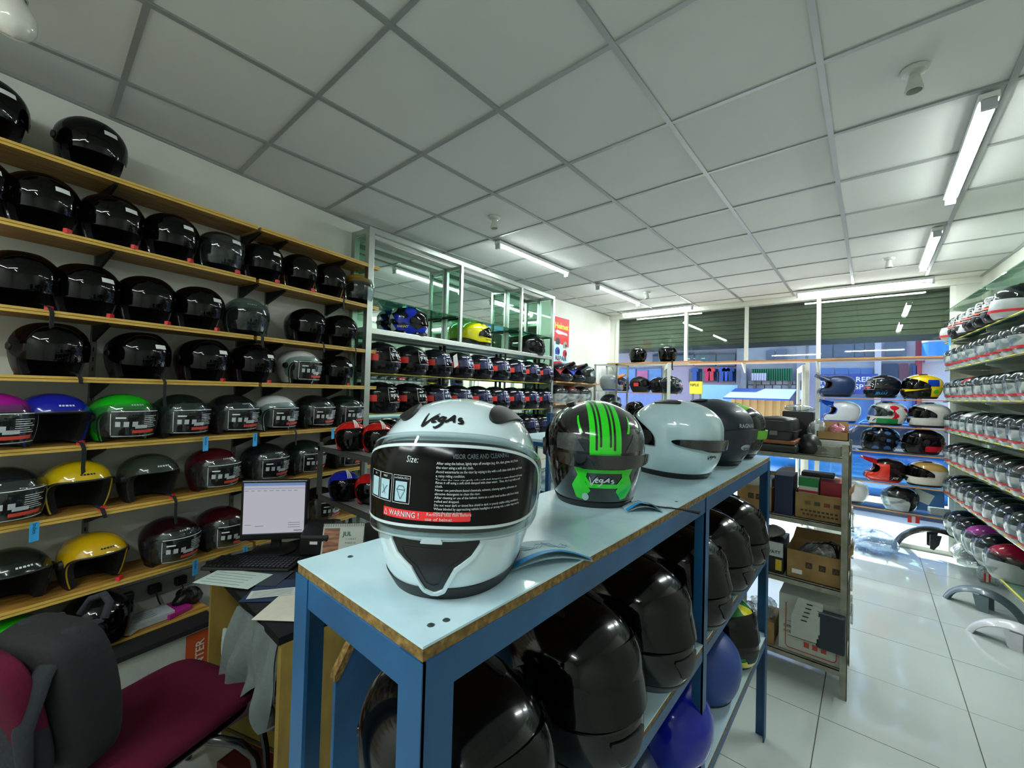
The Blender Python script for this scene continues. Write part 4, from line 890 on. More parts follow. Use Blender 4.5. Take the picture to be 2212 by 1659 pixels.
for y0 in (-.0215, -.0115, .0115, .0215): gd(lambda t, z, p: min(.0026-abs(p.y-y0), z-(.158 if abs(y0) < .02 else .15), .09-p.x), GB, 'stripe_gap', .0016)
for s_ in (-1, 1):
    gd(poly_f([(s_*.055, .148), (s_*.150, .148), (s_*.150, .182), (s_*.085, .186)], .002, PI), CARB, 'side_panel')
    gd(poly_f([(s_*.060, .190), (s_*.067, .190), (s_*.092, .228), (s_*.088, .228)], .001, PI), NEON, 'stripe')
    gd(poly_f([(s_*.046, .100), (s_*.082, .108), (s_*.070, .088), (s_*.092, .060), (s_*.080, .030), (s_*.062, .026), (s_*.036, .050), (s_*.052, .072)], .002, PI), NEON, 'rear_graphic')
gd(both(poly_f([(-.056, .098), (.056, .098), (.036, .064), (-.036, .064)], .006, PI), neg(poly_f([(-.053, .094), (.053, .094), (.034, .070), (-.034, .070)], .001, PI))), NEON, 'rear_outline', .0014)
patch(FULL, both(ap(1.05, .126, .016, 2.6, .004, PI)), .016, .018, 120, 60, .3, .56, PI-1.2, PI+1.2).build('rear_spoiler', GB, hg, smooth=60, fix=False)
vt = MB()
for st in VEGAS: ribbon(FULL, [(x*.015, y*.015, q) for x, y, q in st], .0016, PI, .075, .0024, .15, 1, vt)
vt.build('lettering', M('chrome_letter', '#c8ced0', .25, .4), gsh, fix=False)
dk = MB(); dk.grid(lambda a, b: FULL.on(PI-.33+.075*b*math.cos(2*PI*a), .033+.0105*b*math.sin(2*PI*a), .0022), 24, 3); dk.build('round_sticker', M('sticker_pale', '#a9c9c4', .4), gsh, fix=False)
patch(FULL, lambda t, z, p: .6-((p.x-.02)/.05)**2-((abs(p.y)-.062)/.014)**2 if z > .19 else -1, .008, .008, 90, 40, .6, 1).build('crown_vent', TRIMB, hg, smooth=60, fix=False)
for s_ in (-1, 1): MB().tube([FULL.on(s_*1.47, .135, .004), FULL.on(s_*1.47, .135, .014)], [.028, .022], 24).build('visor_pivot', TRIMB, hg, smooth=40)
MB().tube([FULL.on(-2.2, .004, .0)+Vector((0, 0, .004)), Vector((-.10, -.15, .006)), Vector((-.11, -.20, .004)), Vector((-.135, -.235, .004))], [.003, .003, .004, .008], 6, flat=.5).build('chin_strap', STRAP, hg, smooth=40)
# ---- plain white, dark blue, and last green striped helmet
h = helmet('full', (-.545, 1.562, TZ+.0005), 2.86, 'white full-face helmet with black rear spoiler beside the green striped one', 'large helmets on the blue rack', col='#aecad0', visor='smoke', col2='#0b0c0e', vents=False, scale=1.02)
deco(h, 'wh_spoil', lambda: patch(FULL, both(ap(1.15, .122, .017, 2.2, .006, PI), lambda t, z, p: 1), .015, .02, 110, 50, .3, .56, PI-1.3, PI+1.3), GB, 'spoiler_wing')
deco(h, 'wh_vent', lambda: patch(FULL, lambda t, z, p: 1-((p.x+.0)/.055)**2-((p.y-.05)/.017)**2 if z > .2 else -1, .004, .005, 90, 40, .6, 1), TRIMB, 'crown_vent')
def vegas_small():
    mb = MB()
    for st in VEGAS: ribbon(FULL, [(x*.010, y*.010, q) for x, y, q in st], .0013, PI-.1, .080, .0016, .15, 1, mb)
    return mb
deco(h, 'wh_txt', vegas_small, BLACK, 'lettering')
h = helmet('full', (-.535, 1.965, TZ+.0005), 2.86, 'matte dark blue full-face helmet with silver rear lettering on the blue rack', 'large helmets on the blue rack', col='#0e1a28', finish='matte', visor='smoke', col2='#0b1520', scale=1.04)
deco(h, 'rg_spoil', lambda: patch(FULL, both(ap(.9, .130, .02, 2.2, .006, PI)), .016, .02, 110, 50, .3, .56, PI-1.3, PI+1.3), paint('#0b1520', 'matte'), 'spoiler_wing')
deco(h, 'rg_txt', lambda: decal_text(FULL, 'RAGNAR', .021, PI-.1, .164, .004, bold=.02, space=1.1), M('silver_ink', '#aab6be', .3, .5), 'lettering')
deco(h, 'rg_oval', lambda: MB().grid(lambda a, b: FULL.on(PI-.05+.2*b*math.cos(2*PI*a), .080+.011*b*math.sin(2*PI*a), .002), 28, 3), M('silver_ink', '#aab6be', .3, .5), 'oval_badge')
deco(h, 'rg_oval2', lambda: decal_text(FULL, 'ragnar', .015, PI-.05, .078, .003, bold=.01, shear=.3), BLACK, 'badge_lettering')
deco(h, 'rg_dot', lambda: MB().grid(lambda a, b: FULL.on(PI+.1+.06*b*math.cos(2*PI*a), .035+.009*b*math.sin(2*PI*a), .002), 20, 2), M('dot_pink', '#b08a90', .5), 'round_sticker')
h = helmet('full', (-.53, 2.265, TZ+.0005), 2.86, 'black full-face helmet with lime crown patch at the end of the blue rack', 'large helmets on the blue rack', col='#0a0e10', visor='smoke', col2='#5fae18', scale=.98)
deco(h, 'lm_patch', lambda: patch(FULL, lambda t, z, p: min(.03-abs(p.y-.03), z-.19, .09-abs(p.x+.02)), .0012, 0, 90, 50, .5, 1), paint('#79c81e'), 'crown_graphic')
# ---- black helmets on the middle board
for i, (y, x, hd, dsc) in enumerate([(.475, -.52, -.12, 'behind the front blue leg'), (.81, -.525, -.25, 'second from the front leg'), (1.125, -.525, -.2, 'just before the middle leg'), (1.49, -.525, -.15, 'just past the middle leg'), (1.81, -.525, -.15, 'second past the middle leg'), (2.13, -.525, -.1, 'by the far blue leg')]):
    h = helmet('full', (x, y, .906), hd, f'glossy black full-face helmet on the rack middle board, {dsc}', 'black helmets on the middle board', col='#050607', visor='black', scale=1.08, trim=M('trim_grey', '#3a4244', .4))
for i, (x, y, hd, dsc, c, fin, kind, kw) in enumerate([(-.50, 1.02, 2.4, 'dark blue helmet with grey rim on the rack bottom board', '#10264a', 'matte', 'open', dict(visor='none', trim=M('trim_pale', '#6d7672', .5))), (-.50, 1.38, 2.6, 'glossy royal blue helmet on the rack bottom board', '#0b1a9c', 'gloss', 'open', dict(visor='none')), (-.50, 1.76, 2.5, 'matte blue round helmet on the rack bottom board', '#173a86', 'matte', 'open', dict(visor='none')), (-.52, 2.08, -.5, 'green and yellow painted full-face helmet on the rack bottom board', '#127a2c', 'gloss', 'full', dict(visor='black'))]):
    h = helmet(kind, (x, y, .501), hd, dsc, 'helmets on the bottom board', col=c, finish=fin, scale=1.0, **kw)
deco(h, 'tur_y', lambda: patch(FULL, both(blobs(.6, 48, .9), neg(V_FULL)), .001, 0, 90, 44, .05, .97), paint('#d8d010'), 'yellow_patch'); deco(h, 'tur_k', lambda: patch(FULL, both(lambda t, z, p: .055-abs(z-.085-.2*p.x)), .0016, 0, 90, 50, .05, .6), paint('#0a0c08'), 'black_band'); deco(h, 'tur_y2', lambda: patch(FULL, lambda t, z, p: min(.06+.15*math.sin(3*t)*.1-z, 1), .002, 0, 90, 30, .05, .3), paint('#c8c40e'), 'chin_paint')
# ---- booklets
def booklet(u, v, rz, label, w_=.10, l_=.15):
    p = at_z(u, v, TZ); t = thing('booklet', label, 'booklet', (p.x, p.y, TZ), rz, 'leaflets on the blue rack')
    curl = lambda x: .022*math.sin(PI*min(1, max(0, x/l_)))**1
    mb = MB().grid(lambda a, b: Vector((a*l_, (b-.5)*w_, .002+curl(a*l_)*(1-b*.75))), 16, 6).grid(lambda a, b: Vector((a*l_, (b-.5)*w_, .0005+.6*curl(a*l_)*(1-b*.75))), 16, 6); mb.build('pages', M('paper_blue', '#b9d3da', .5), t, smooth=60)
    MB().grid(lambda a, b: Vector((a*l_, -.5*w_+b*.016, .0032+curl(a*l_)*(1-b*.12))), 16, 2).build('blue_edge', M('booklet_blue', '#2b97dc', .4), t, smooth=60)
    sc = MB()
    for k in range(3): sc.tube([(.03+.1*q/8, .0+.012*math.sin(q*1.7+k), .0036+curl(.03+.1*q/8)*(.62)) for q in range(9)], .0005, 4)
    sc.build('script_print', M('script_blue', '#6f98aa', .5), t)
booklet(1080, 1210, 1.05, 'open blue and white booklet lying before the white hero helmet')
booklet(1345, 1098, .75, 'folded blue leaflet lying under the green striped helmet', .07, .09)
# blue broken panel below the rack and cloth packs
bp = MB().prism([(0, 0), (.85, 0), (.85, 1.02), (.10, 1.0), (.04, .98), (0, .92)], (-1.02, .52, 0), (0, 1, 0), (0, 0, 1), (.014, 0, 0)).build('painted_board', BLUEM, None, bevel=.002)
tag(bp, 'blue painted counter board with chipped top corner between desk and rack', 'board')
MB().prism([(-.004, .91), (-.004, .925), (.035, .99), (.10, 1.012), (.26, 1.03), (.26, 1.018), (.10, .995), (.045, .972), (.008, .91)], (-1.024, .52, 0), (0, 1, 0), (0, 0, 1), (.022, 0, 0)).build('broken_edge', CHIP, bp)
# ================================================================ STEEL RACK WITH CARTONS
RX0, RX1, RY0, RY1 = -.69, -.085, 2.965, 3.40
rk = thing('storage_rack', 'worn grey angle steel rack full of cartons beside the blue rack', 'rack', ((RX0+RX1)/2, (RY0+RY1)/2, 0))
RC = rk.location; OLD = ramp_mat('old_steel', [(.3, '#7b7a6a'), (.6, '#9a9a8a'), (.85, '#5f5c4c')], .55, 12, bump=.2, metal=.3)
for x, sx in ((RX0, 1), (RX1, -1)):
    for y, sy in ((RY0, 1), (RY1, -1)):
        MB().span((x-RC.x, y-RC.y, 0), (x+.032*sx-RC.x, y+.003*sy-RC.y, 1.40)).span((x-RC.x, y-RC.y, 0), (x+.003*sx-RC.x, y+.032*sy-RC.y, 1.40)).build('post', OLD, rk)
RZ = [.15, .585, .945, 1.325]
for z in RZ:
    MB().span((RX0+.004-RC.x, RY0+.004-RC.y, z-.03), (RX1-.004-RC.x, RY0+.008-RC.y, z)).span((RX0+.004-RC.x, RY1-.008-RC.y, z-.03), (RX1-.004-RC.x, RY1-.004-RC.y, z)).span((RX0+.004-RC.x, RY0+.004-RC.y, z-.004), (RX1-.004-RC.x, RY1-.004-RC.y, z)).build('tier', OLD, rk)
KRAFT = ramp_mat('kraft_card', [(.3, '#7d6238'), (.6, '#957748'), (.85, '#a98a58')], .8, 8, bump=.06)
def rp(u, v, y=RY0+.02): return at_y(u, v, y)
def carton(name, label, u0, u1, z, h, dep, mat, y=RY0+.03, open_=False, cat='box', txt=None, bev=.003, ink='#3a2c18', icons=0, grp=None):
    a = at_y(u0, 1100, y).x; b = at_y(u1, 1100, y).x; b = min(b, RX1-.012); t = thing(name, label, cat, ((a+b)/2, y+dep/2, z), 0, grp); hx, hy = (b-a)/2, dep/2
    if open_:
        mb = MB()
        for q in (((-hx, -hy, 0), (hx, -hy+.004, h)), ((-hx, hy-.004, 0), (hx, hy, h)), ((-hx, -hy, 0), (-hx+.004, hy, h)), ((hx-.004, -hy, 0), (hx, hy, h)), ((-hx, -hy, 0), (hx, hy, .004))): mb.span(*q)
        mb.build('carton_body', mat, t)
        MB().prism([(0, 0), (1, 0), (.95, 1), (.05, 1)], (-hx, hy, h), (2*hx, 0, 0), (0, .02, .06), (0, .003, 0)).build('flap', mat, t); MB().prism([(0, 0), (1, 0), (.95, 1), (.05, 1)], (hx, -hy, h), (0, 2*hy, 0), (.03, 0, .045), (.003, 0, 0)).build('flap', mat, t)
    else: MB().span((-hx, -hy, 0), (hx, hy, h)).build('carton_body', mat, t, bevel=bev)
    im = M('ink'+ink, ink, .7)
    if txt:
        mb = MB()
        for s_, x, zz, sz in txt: put_text(mb, s_, sz, (x*hx, -hy-.001, zz*h), (1, 0, 0), (0, 0, 1), bold=.01)
        mb.build('print', im, t, fix=False)
    for k in range(icons):
        x = hx*(-.2+.5*k*.9); MB().span((x-.016, -hy-.001, h*.45), (x+.016, -hy+.001, h*.45+.034)).build('icon', im, t)
        mb = MB(); mb.tube([(x-.007, -hy-.0016, h*.45+.008), (x, -hy-.0016, h*.45+.026), (x+.007, -hy-.0016, h*.45+.008)], .0015, 4).build('icon_mark', KRAFT, t)
    return t
def lump(label, name, cat, loc, r, mat, seed=1, parts=True, lo=None):
    """crumpled plastic bag"""
    rr = random.Random(seed); a = [(rr.uniform(2, 7), rr.uniform(0, 6)) for _ in range(6)]
    def fn(u, v):
        th, ph = 2*PI*u, PI*v; k = 1+.13*math.sin(a[0][0]//1*th+a[0][1]+3*v)+.10*math.sin(a[1][0]//1*th+7*v+a[1][1])+.07*math.sin(a[2][0]//1*2*th+9*v)+.05*math.sin(13*v+5*th//1)
        x, y, z = math.sin(ph)*math.cos(th), math.sin(ph)*math.sin(th), math.cos(ph)
        return Vector((r[0]*k*x, r[1]*k*y, max(0, r[2]+r[2]*k*z)))
    t = thing(name, label, cat, loc); MB().grid(fn, 30, 16).build('bag_film', mat, t, smooth=60)
    return t
PLAST = glassy('loose_plastic', '#e8ecec', body='#b8c0c2', bodyamt=.3, gl=2, rough=.1, bump=.8, scale=14)
def packs(t, mat, n_, sz, r=.02, seed=2, z=.02):
    rr = random.Random(seed)
    for k in range(n_): MB().box((rr.uniform(-r, r)*2, rr.uniform(-r, r), z+rr.uniform(0, .05)), (sz*rr.uniform(.6, 1.1), sz*.5, sz*rr.uniform(.3, .7)), 0, Matrix.Rotation(rr.uniform(-.5, .5), 3, 'Y')).build('contents', mat[k % len(mat)], t, bevel=.003)
# top tier
z = RZ[3]+.001
tc = thing('top_case', 'black plastic motorcycle top case standing on the steel rack', 'case', (-.445, 3.11, z+.072))
MB().grid(lambda u, v: Vector((.11*math.copysign(abs(math.cos(2*PI*u))**.5, math.cos(2*PI*u))*(.9+.1*math.sin(PI*v))*(1 if v < .92 else (1-v)/.08), .15*math.copysign(abs(math.sin(2*PI*u))**.5, math.sin(2*PI*u))*(1 if v < .92 else (1-v)/.08), .14*v)), 32, 14).build('lid', M('case_black', '#14181c', .35, var=.2), tc, smooth=60)
MB().span((-.112, -.152, .048), (.112, .152, .056)).build('seam', BLACKM, tc); MB().box((0, -.153, .04), (.04, .006, .025)).build('latch', STEEL, tc)
fc = thing('flat_case', 'flat black zip case with tan lid under the top case', 'case', (-.445, 3.11, z)); MB().span((-.115, -.16, 0), (.125, .16, .045)).build('lower_half', M('case_grey', '#1d2420', .5), fc, bevel=.015); MB().span((-.11, -.155, .047), (.11, .155, .07)).build('lid', M('tan_leather', '#7a4a26', .5), fc, bevel=.006)
bx = thing('speaker_box', 'black square speaker box on the steel rack behind the white carton', 'box', (-.36, 3.335, z)); MB().span((-.085, -.055, 0), (.085, .055, .24)).build('cabinet', M('box_black', '#0f1114', .45), bx, bevel=.006); MB().lathe([(0, 0), (.02, .004), (.05, .001), (.055, .0)], 20).build('cone', BLACKM, bx, (0, -.057, .12), 0)
bx.children[-1].rotation_euler = (PI/2, 0, 0)
hl = thing('horn_unit', 'round black horn unit leaning on the steel rack', 'horn', (-.27, 3.04, z)); MB().lathe([(0, 0), (.05, .0), (.062, .03), (.055, .07), (.03, .11), (0, .115)], 24).build('body', M('horn_black', '#101317', .35), hl, smooth=50); MB().lathe([(0, .112), (.012, .112), (.012, .118), (0, .12)], 12).build('cap', STEEL, hl)
carton('plastic_tray_box', 'clear plastic parts box at the front of the steel rack', 1742, 1815, z, .055, .14, glassy('clear_box', '#dfe4da', body='#a6aa98', bodyamt=.35, gl=1.5), cat='box', txt=[('PARTS', 0, .5, .016)] if False else None)
tb2 = thing('plastic_tray_box', 'second clear plastic box beside the first on the steel rack', 'box', (-.125, 3.12, z)); MB().span((-.02, -.09, 0), (.022, .09, .05)).build('tray', MATS['clear_box'], tb2, bevel=.004); MB().span((-.022, -.092, .05), (.022, .092, .056)).build('lid', MATS['clear_box'], tb2)
c1 = carton('brake_parts_box', 'white and charcoal carton with red round logo on the steel rack', 1736, 1838, z, .075, .13, M('carton_white', '#b6b8b4', .5), y=3.19, txt=[('brembo', .45, .55, .03)], ink='#b03030')
MB().prism([(-.11, .004), (.02, .004), (-.06, .071), (-.11, .071)], (0, -.0655, 0), (1, 0, 0), (0, 0, 1), (0, -.001, 0)).build('dark_print', M('carton_dark', '#3a4044', .5), c1)
c2 = carton('open_carton', 'small open carton with bagged pink and green parts on top', 1762, 1838, z+.077, .05, .12, KRAFT, y=3.20, open_=True)
lump('crinkled clear bag of grey parts in the top carton', 'plastic_bag', 'bag', (-.26, 3.26, z+.083), (.05, .05, .05), PLAST, 4); lump('bag of pink and green parts in the top carton', 'plastic_bag', 'bag', (-.15, 3.26, z+.083), (.05, .05, .045), glassy('pink_plastic', '#e8ecec', body='#c0566e', bodyamt=.5, gl=2, rough=.1, bump=.8), 5)
lump('flat clear plastic wrap lying on the black speaker box', 'plastic_bag', 'bag', (-.36, 3.335, z+.242), (.08, .05, .02), PLAST, 6); lump('clear wrapping at the front edge of the steel rack', 'plastic_bag', 'bag', (-.41, 3.0, z), (.045, .03, .012), PLAST, 8)
# second tier
z = RZ[2]+.001
c = carton('kraft_carton', 'kraft carton with a white box inside on the second rack tier', 1592, 1668, z, .15, .28, KRAFT, open_=True, icons=2); MB().span((-.09, -.12, .11), (.09, .05, .20)).build('contents', MATS['carton_white'], c, bevel=.003); MB().span((-.04, -.05, .20), (.06, .04, .23)).build('contents', BLACK, c, bevel=.004)
carton('blue_binder', 'dark blue box file standing between cartons on the rack', 1672, 1712, z, .235, .22, M('binder_blue', '#122240', .5))
c = carton('kraft_carton', 'kraft carton with bright green white and red boxes on top', 1716, 1838, z, .15, .30, KRAFT, open_=True)
for k in range(9): MB().span((-.09+k*.02, -.1515, .045), (-.077+k*.02, -.1505, .056)).build('print_mark', M('ink#3a2c18', '#3a2c18', .7), c); MB().span((-.08+k*.019, -.1515, .024), (-.067+k*.019, -.1505, .034)).build('print_mark', M('ink#3a2c18', '#3a2c18', .7), c)
for k in range(4): MB().span((-.07+k*.045, -.152, .085), (-.042+k*.045, -.1505, .107)).build('icon', M(['flag_a', 'flag_b', 'flag_c', 'flag_d'][k], ['#6a4a2a', '#3a4a2a', '#7a3a22', '#5a3a2a'][k], .7), c)
MB().span((-.105, -.12, .10), (-.01, .08, .235)).build('contents', M('box_white', '#c2c8c0', .5), c, bevel=.002); MB().span((-.106, -.1215, .185), (-.009, -.1195, .236)).build('green_print', M('print_green', '#157a3a', .5), c); MB().span((-.106, -.1215, .15), (-.009, -.1195, .163)).build('red_print', M('print_red', '#b01c2a', .5), c); MB().span((.0, -.11, .10), (.11, .08, .225)).build('contents', M('box_red', '#8c1226', .45), c, bevel=.002)
MB().span((-.10, -.05, .236), (.06, .05, .26)).build('contents', BLACK, c, bevel=.006)
lump('pink wrapped packet poking out over the rack end', 'plastic_bag', 'bag', (-.62, 3.02, z+.21), (.035, .03, .02), M('pink_wrap', '#d0205a', .4), 11)
# third tier
z = RZ[1]+.001
c = carton('black_carton', 'black and white carton with yellow label on the third rack tier', 1636, 1694, z, .19, .25, M('carton_black', '#101214', .5), txt=[('ER WATT', -.2, .62, .026)], ink='#14161a'); MB().span((-.07, -.1265, .10), (.068, -.1255, .185)).build('white_print', MATS['carton_white'], c); MB().span((.03, -.1275, .02), (.062, -.1265, .085)).build('yellow_label', M('label_yellow', '#c2a81a', .5), c)
put_text(MB(), 'ER WATT', .026, (-.0, -.1285, .125), (1, 0, 0), (0, 0, 1), bold=.01).build('print', M('ink#14161a', '#14161a'), c, fix=False)
lump('grey plastic parcel lying on the black carton', 'plastic_bag', 'bag', (-.47, 3.10, z+.191), (.08, .08, .03), M('parcel_grey', '#7d7d78', .35), 13)
c = carton('kraft_carton', 'kraft carton with three black icons holding dark cables', 1700, 1832, z, .165, .30, KRAFT, open_=True, icons=3); MB().span((-.11, -.152, .03), (-.06, -.1505, .055)).build('barcode_label', LABELW, c)
for k in range(5): MB().tube([(-.10+.02*k, -.1+.03*k, .13), (-.05+.03*k, -.05, .19+.01*k), (.03+.02*k, .0, .20), (.10, .05-.02*k, .13)], .006, 6).build('cable', BLACK, c, smooth=40)
lump('crumpled clear plastic in the icon carton', 'plastic_bag', 'bag', (-.22, 3.1, z+.10), (.075, .06, .05), PLAST, 15)
# bottom tier
z = RZ[0]+.001
carton('kraft_carton', 'small low kraft carton on the bottom tier of the steel rack', 1640, 1676, z, .13, .24, KRAFT)
c = carton('lined_carton', 'white carton with red outline and red icons on the bottom tier', 1686, 1838, z, .33, .30, M('carton_offwhite', '#b2b8ac', .6), txt=[('DESIGN', -.62, .43, .02), ('COLOR', -.62, .34, .02), ('STREET', .05, .43, .02), ('WHITE BLACK', .1, .33, .018)], ink='#2a3432')
rd = M('outline_red', '#b8442c', .5); a = []
for k in range(9): q = PI+PI/2*k/8; a.append((-.10+.02*math.cos(q), -.1515, .04+.02*math.sin(q)))
for k in range(9): q = -PI/2+PI/2*k/8; a.append((.10+.02*math.cos(q), -.1515, .04+.02*math.sin(q)))
MB().tube([(-.12, -.1515, .28)]+a+[(.12, -.1515, .28)], .0025, 5).build('red_outline', rd, c)
for k in range(3): MB().span((-.03+k*.04, -.1515, .05), (-.005+k*.04, -.150, .08)).build('red_icon', rd, c)
for k in range(4): MB().span((-.11, -.152, .09+k*.028), (.09, -.1505, .0915+k*.028)).build('table_line', M('ink#2a3432', '#2a3432'), c)
for k in range(5):
    t = MB().prism([(-.06, -.06), (.06, -.06), (.06, .055), (.055, .06), (-.055, .06), (-.06, .055)], (-.275+.006*k, 2.925+.006*k-.02, z+.20+.022*k), (1, 0, 0), (0, .1, 1), (0, .004, 0)).build('blister_card', M('card_pale', '#a7aea4', .5), None); tag(t, f'pale blister card, {["front", "second", "third", "fourth", "rearmost"][k]} in the pack hung before the lined carton', 'card', 'blister cards')
    MB().prism([(-.014, -.003), (.014, -.003), (.014, .003), (-.014, .003)], (-.275+.006*k, 2.9045+.006*k, z+.24+.022*k), (1, 0, 0), (0, .1, 1), (0, -.0005, 0)).build('hang_slot', BLACKM, t)
t = MB().prism([(-.06, -.10), (.06, -.10), (.065, -.09), (.065, .10), (-.065, .10), (-.065, -.09)], (-.155, 2.915, z+.21), (1, 0, 0), (0, .08, 1), (0, .05, 0)).build('pouch', M('pouch_navy', '#0f1c26', .35, bump=.3, scale=14), None, bevel=.01); tag(t, 'dark navy padded pouch hanging beside the blister cards', 'pouch')
for k, (x, zz, s_) in enumerate([(-.6, .0, .06), (-.52, .0, .065), (-.60, .10, .055), (-.5, .12, .06)]): lump(['dark bagged parts at the rack foot', 'clear bagged gloves on the bottom tier', 'striped bag on top of the bottom tier pile', 'silver bag on top of the bottom tier pile'][k], 'plastic_bag', 'bag', (x, 3.2-.05*k, z+zz+.13*(k in (1,))), (s_*1.1, s_, s_*.6), PLAST if k != 0 else M('bag_dark', '#1a1e22', .3, bump=.5), 20+k)
for k, (y, zz) in enumerate([(3.08, 1.02), (3.2, .82), (3.3, .95), (3.12, .52), (3.25, .42), (3.06, .68)]):
    t = thing('hanging_packet', f'small clear parts packet hung on the rack side, {["highest near the front", "in the middle height", "near the rear post", "low with a white card", "lowest", "just under mid height near the front"][k]}', 'packet', (RX1+.012, y, zz), 0, 'packets on the rack side'); MB().span((-.006, -.03, -.1), (.006, .03, 0)).build('sleeve', PLAST, t, bevel=.003); MB().span((-.003, -.025, -.02), (.003, .025, .02)).build('card', LABELW, t)
# ================================================================ RIGHT WALL WITH BAGGED HELMETS
RT_ = Vector((.087, -.996, 0)).normalized(); RN = Vector((-.996, -.087, 0)).normalized(); RW = Vector((.877, 6.53, 0)); RANG = math.atan2(RN.y, RN.x)
RROW = [2.29, 2.005, 1.678, 1.352, 1.03, .70]
rr_n = ['highest', 'second', 'third', 'fourth', 'fifth', 'sixth']
SHG = glassy('shelf_glass_green', '#cfe3d8', body='#7fa895', bodyamt=.25, gl=1.2)
def rpt(s_, d, z): return RW+RT_*s_+RN*d+Vector((0, 0, z))
for k, z in enumerate([2.64]+RROW+[.352]):
    t = thing('glass_wall_shelf', f'green glass shelf with yellow rod, {(["topmost"]+rr_n+["lowest"])[k]} level of the bagged helmet wall', 'shelf', rpt(0, 0, z), math.atan2(RT_.y, RT_.x), 'glass shelves on the right wall')
    # local: x along the wall to the camera, y into the room is negative-left
    mb = MB().span((.12, -.29, -.018), (3.1, -.01, -.010)); mb.build('glass_sheet', SHG, t)
    if k: MB().tube([(.12, -.285, -.004), (3.1, -.285, -.004)], .006, 8).build('front_rod', M('yellow_rod', '#cfc23a', .4), t, smooth=40)
    for x in (.3, 1.3, 2.3, 3.0): MB().prism([(0, 0), (-.26, 0), (-.26, -.01), (0, -.09)], (x, -.004, -.02), (0, 1, 0), (0, 0, 1), (.012, 0, 0)).build('bracket', FRAMEW, t)
bc = ['#0c0f14', '#0d1220', '#101214', '#14161a', '#0b1a14', '#1a0b0e']
ow = ['first', 'second', 'third', 'fourth', 'fifth', 'sixth', 'seventh', 'eighth', 'ninth', 'tenth', 'eleventh']
for r, z in enumerate(RROW):
    n_ = [7, 8, 9, 9, 9, 9][r]; st = [.245, .25, .235, .245, .245, .24][r]
    for i in range(n_):
        p = rpt(.33+i*st, .185, z); c = bc[(i*3+r*5) % 6]
        if r == 3 and i == 2: c = '#c4c8ca'
        if r == 2 and i == 2: c = '#8c1420'
        bagd = not (r == 0 and i in (1, 2, 3, 4, 5))
        lab = f'{"white" if c == "#c4c8ca" else "red" if c == "#8c1420" else "dark"} {"plastic wrapped" if bagd else "clear visor"} helmet, {ow[i]} from the street window, {rr_n[r]} glass shelf'
        helmet('open' if r != 0 else 'full', p, RANG-.15+random.uniform(-.08, .08)+.25, lab, 'wrapped helmets on the right wall', col='#c4c8ca' if (r == 0 and i in (2,)) else c, visor='clear', film=(not bagd), bag=bagd, band=bagd, scale=.90 if r else .93, tag_=(r == 0 and i == 1))
for i, (s_, c, dsc) in enumerate([(.5, '#10182c', 'navy'), (.80, '#0d1014', 'black'), (1.10, '#8c2a7c', 'purple'), (1.38, '#101216', 'charcoal'), (1.68, '#8c1030', 'crimson')]):
    p = rpt(s_, .19, .35); t = helmet('open', (p.x, p.y, .352), RANG+.1, f'{dsc} bagged helmet on the lowest glass shelf by the floor', 'wrapped helmets on the right wall', col=c, visor='clear', bag=True, band=False, scale=1.0)
# mudguards on the floor
def fender(label, loc, rz, R, w_, a0, a1, mat, name='mudguard', tilt=0, thick=.004, slot=False, taper=.5):
    t = thing(name, label, 'mudguard', loc, rz); t.rotation_euler = (tilt, 0, rz)
    def fn(off):
        def g(u, v):
            a = a0+(a1-a0)*u; e = (v-.5)*2; ww = w_*(1-taper*abs(u-.5)*1.6); rr = R-.035*e*e-off
            return Vector((rr*math.cos(a), e*ww, rr*math.sin(a)))
        return g
    MB().grid(fn(0), 30, 10).grid(fn(thick), 30, 10).build('blade', mat, t, smooth=60)
    for s_ in (-1, 1):
        MB().prism([(0, 0), (.09, 0), (.07, -.10), (.03, -.16), (.0, -.15)], (R*.72*math.cos(PI/2)-.045, s_*w_*.85, R*.80), (1, 0, 0), (0, 0, 1), (0, .006, 0)).build('fork_bracket', mat, t, bevel=.002)
    return t
p = at_z(1945, 1195, 0)
fender('black motorcycle mudguard arch standing on the floor by the window', (p.x+.26, p.y+.02, .0), .10, .34, .085, .12, PI-.12, M('guard_black', '#14181c', .25, coat=.6), taper=.2)
tg = thing('paper_tag', 'red and white paper tag tied to the black mudguard', 'tag', (p.x+.10, p.y-.02, .37)); MB().box((0, 0, .02), (.10, .002, .07), 0, .3).build('card', M('tag_red', '#d8302c', .5), tg); MB().box((.0, -.002, .02), (.03, .002, .07), 0, .3).build('white_stripe', LABELW, tg); MB().tube([(0, 0, -.01), (.02, .03, -.05)], .001, 4).build('string', LABELW, tg)
p = at_z(2150, 1325, 0); fender('grey motorcycle mudguard lying on the floor tiles', (p.x-.06, p.y+.02, -.075), 2.75, .25, .07, .3, PI-.3, M('guard_grey', '#5d6e74', .3, coat=.5), taper=.55)
p = at_z(2195, 1400, 0); fender('white motorcycle mudguard lying on the floor tiles', (p.x+.0, p.y+.02, -.085), 2.8, .25, .075, .35, PI-.35, M('guard_white', '#c6c6ca', .3, coat=.5), taper=.6, name='mudguard')
lump('large clear bag of blue and orange parts on the floor by the window', 'plastic_bag', 'bag', (.02, 6.05, .0), (.20, .17, .12), glassy('blue_plastic', '#e4ecf4', body='#7f9cc8', bodyamt=.35, gl=2, rough=.1, bump=.9, scale=9), 31)
p = at_z(2085, 1215, 0); lump('pile of clear bagged parts at the foot of the right wall', 'plastic_bag', 'bag', (p.x, p.y, 0), (.10, .16, .09), PLAST, 32); p = at_z(2140, 1260, 0); lump('crumpled clear bag with red tag on the floor', 'plastic_bag', 'bag', (p.x, p.y, 0), (.09, .11, .07), PLAST, 33)
